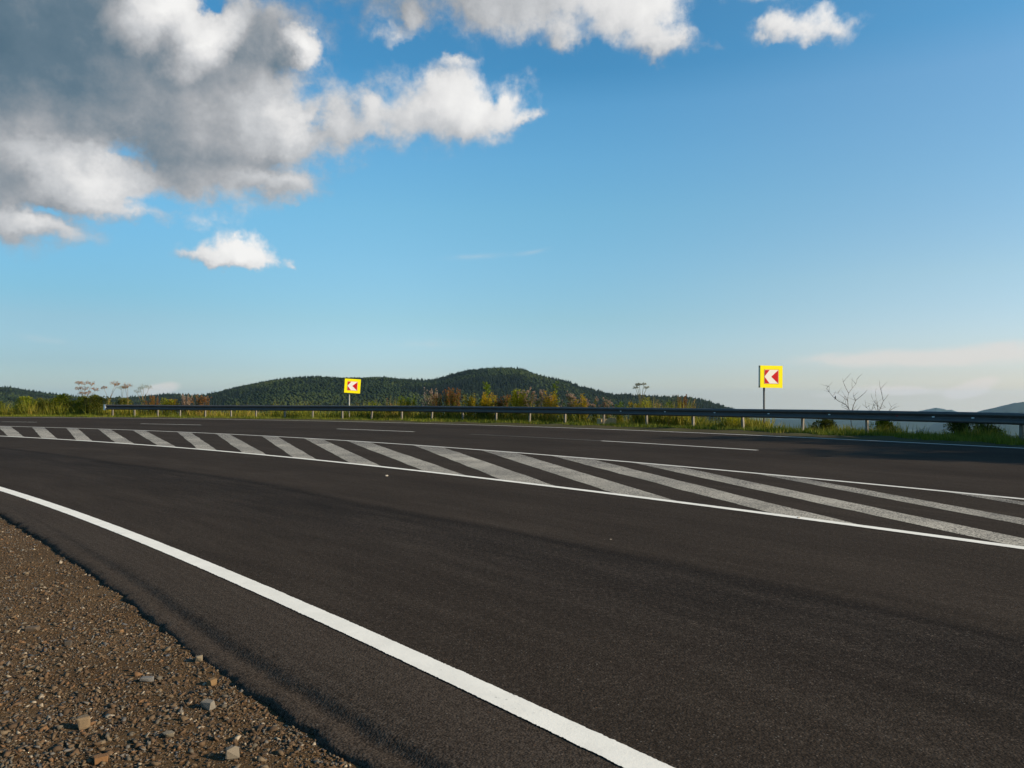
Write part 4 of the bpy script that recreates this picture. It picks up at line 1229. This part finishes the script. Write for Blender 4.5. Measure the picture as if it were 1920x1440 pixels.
# bare shrubs: branches traced in the plane of the shrub, given depth by swinging each one out
def bare_shrub(px, d, ybase, branches, label, twigs):
    x, y, z0 = rail_point(px, d); mp = y / FPX
    tb = MB(); pts3 = []
    for br in branches:
        n = len(br)
        pts = []
        for x_, y_ in br:
            dy = .3 * math.sin((x_ - px) * .11) + .12 * math.sin(y_ * .09)
            pts.append(Vector(((x_ - 960) / FPX * (y + dy) - x, dy, top_h(y_, y + dy, z0))))
        r0 = .014 if len(br) > 4 else .009
        tb.tube(pts, [r0 * (1 - .75 * i / (n - 1)) for i in range(n)], 5)
        pts3 += pts[1:]
    for k in range(twigs):
        p = rnd.choice(pts3); q = p + Vector((rnd.gauss(0, .14), rnd.gauss(0, .14), abs(rnd.gauss(.16, .12))))
        tb.tube([p, p.lerp(q, .5) + rv() * .02, q], [.006, .004, .002], 4, False)
    o = tb.build('bare_shrub', M['bark']); o.location = (x, y, z0)
    return tag(o, label, 'shrub', 'bare shrubs behind the rail')
sh1 = bare_shrub(1596, 1.5, 771, [
    [(1596, 800), (1594, 775), (1590, 762), (1589, 750), (1591, 737), (1598, 728), (1605, 720), (1607, 711)],
    [(1592, 768), (1586, 759), (1572, 752), (1561, 743), (1555, 735), (1555, 725)],
    [(1555, 735), (1549, 729)], [(1591, 737), (1586, 728), (1581, 716), (1580, 709)],
    [(1590, 752), (1580, 744), (1571, 737)], [(1597, 772), (1600, 760), (1604, 751), (1614, 743), (1621, 737), (1626, 731)],
    [(1604, 751), (1600, 743), (1600, 735)], [(1590, 764), (1578, 760)], [(1590, 768), (1576, 762)], [(1606, 770), (1614, 760)], [(1598, 770), (1608, 758)], [(1590, 757), (1588, 748), (1583, 742)]],
    'larger bare branched shrub with a small bird perched on it', 26)
sh2 = bare_shrub(1644, 1.6, 771, [
    [(1644, 800), (1646, 775), (1650, 766), (1656, 752), (1661, 746), (1666, 739)],
    [(1656, 752), (1654, 742), (1651, 730), (1649, 719)], [(1644, 772), (1640, 764), (1632, 770)], [(1632, 771), (1624, 764), (1616, 757)],
    [(1634, 770), (1637, 761), (1640, 753)], [(1644, 772), (1646, 762), (1644, 752), (1642, 744)], [(1650, 766), (1660, 764)], [(1666, 772), (1674, 766), (1680, 761)], [(1666, 772), (1671, 763)], [(1648, 772), (1643, 757), (1636, 748)]],
    'smaller bare shrub right of the one with the bird', 22)

def build_bird():
    x, y = sh1.location[:2]
    mp = y / FPX
    yb = y + .3 * math.sin((1566.5 - 1596) * .11) + .12 * math.sin(748 * .09)
    p = Vector(((1566.5 - 960) / FPX * yb, yb, EYE + (HOR - 746.2) / FPX * yb))
    n = 10
    spine = [(-.062, -.020, .008, .004), (-.045, -.012, .012, .006), (-.028, -.002, .020, .019), (-.006, .008, .026, .026), (.012, .020, .024, .025), (.024, .034, .016, .016), (.034, .044, .017, .017), (.044, .046, .012, .012), (.052, .043, .004, .004), (.062, .040, .0015, .0015)]
    V = [[(a, ry * math.cos(2 * math.pi * k / n), b + rz * math.sin(2 * math.pi * k / n)) for k in range(n)] for a, b, ry, rz in spine]
    v = np.array(V).reshape(-1, 3); f = []
    for i in range(len(spine) - 1):
        f += [(i * n + k, i * n + (k + 1) % n, (i + 1) * n + (k + 1) % n, (i + 1) * n + k) for k in range(n)]
    b = empty('bird', p, (0, -.7, .4)); tag(b, 'tiny dark bird perched on the left branch of the bare shrub', 'bird')
    obj('body', v, f, simple('dark_feathers', (.05, .045, .04), .8), b, True)
    lm = simple('bird_leg', (.08, .06, .04), .7)
    for s in (-1, 1):
        l = MB(); l.tube([(.0, s * .01, -.01), (.004, s * .011, -.04)], .002, 4); l.build('leg', lm, b)
build_bird()

# stone block lying behind the rail
def build_block():
    x, y, z = rail_point(1137, .5)
    mb = MB(); mb.box((0, 0, .12), (.86, .3, .34), bev=.03); mb.box((.30, .02, .31), (.26, .25, .05), bev=.03)
    o = mb.build('stone_block', simple('sandstone', (.46, .32, .16), .9, 0, .3, 7.0, .1))
    o.location = (x, y, z); o.rotation_euler = (.03, .02, .5)
    tag(o, 'sunlit sandy stone block lying behind a post under the guardrail', 'stone block')
build_block()

# tree to the right of the picture, whose shade lies over the outer lane and the verge
def shade_tree(x, y, h, r, label):
    z = float(hprof(math.hypot(x - CF[0], y - CF[1]) - 65))
    o = empty('roadside_tree', (x, y, z)); tag(o, label, 'tree')
    tb, lb = MB(), MB()
    tb.tube([(0, 0, -.5), (.1, 0, h * .3), (0, .1, h * .62)], [.26, .2, .12], 9)
    lobes = []
    for k in range(42):
        v = rv(); c = Vector((v.x * r * .8, v.y * r * .8, h * .62 + v.z * h * .30))
        lobes.append((c, r * rnd.uniform(.22, .4)))
        tb.tube([(0, 0, h * rnd.uniform(.25, .5)), c * .6 + Vector((0, 0, c.z * .35)), c], [.07, .05, .02], 5)
    for k in range(16000):
        c, q = rnd.choice(lobes); v = rv()
        lb.leaf(c + v * q, rv(), rnd.uniform(.25, .42), .24)
    tb.build('trunk', M['darkbark'], o); lb.build('crown', M['bush'], o)
TREES = [(24.6, 17.4, 10.6, 4.6), (26.6, 23.6, 11.0, 4.8), (25.4, 11.6, 9.8, 4.2), (27.5, 29.5, 10.5, 4.6)]
for (x, y, h, r), lb in zip(TREES, ('broad leafy tree outside the right of the photo shading the verge', 'taller leafy tree behind the broad one outside the right of the photo', 'smaller leafy tree nearest the camera outside the right of the photo', 'farthest leafy tree outside the right of the photo')):
    shade_tree(x, y, h, r, lb)

# ------------------------------------------------------------------ air
def build_haze():
    m = bpy.data.materials.new('air'); m.use_nodes = True
    nt = m.node_tree
    nt.nodes.remove(nt.nodes['Principled BSDF'])
    pv = nt.nodes.new('ShaderNodeVolumePrincipled')
    pv.inputs['Color'].default_value = (.42, .66, .90, 1)
    pv.inputs['Density'].default_value = 3.2e-5
    pv.inputs['Anisotropy'].default_value = .1
    nt.links.new(pv.outputs[0], nt.nodes['Material Output'].inputs['Volume'])
    mb = MB(); mb.box((0, 6800, -85), (26400, 26400 - 400, 2 * 225))
    mb = MB(); mb.box((0, 0, (-300 + 130) / 2), (26600, 26600, 430))
    tag(mb.build('haze', m), kind='stuff')
HAZE = True
if HAZE: build_haze()
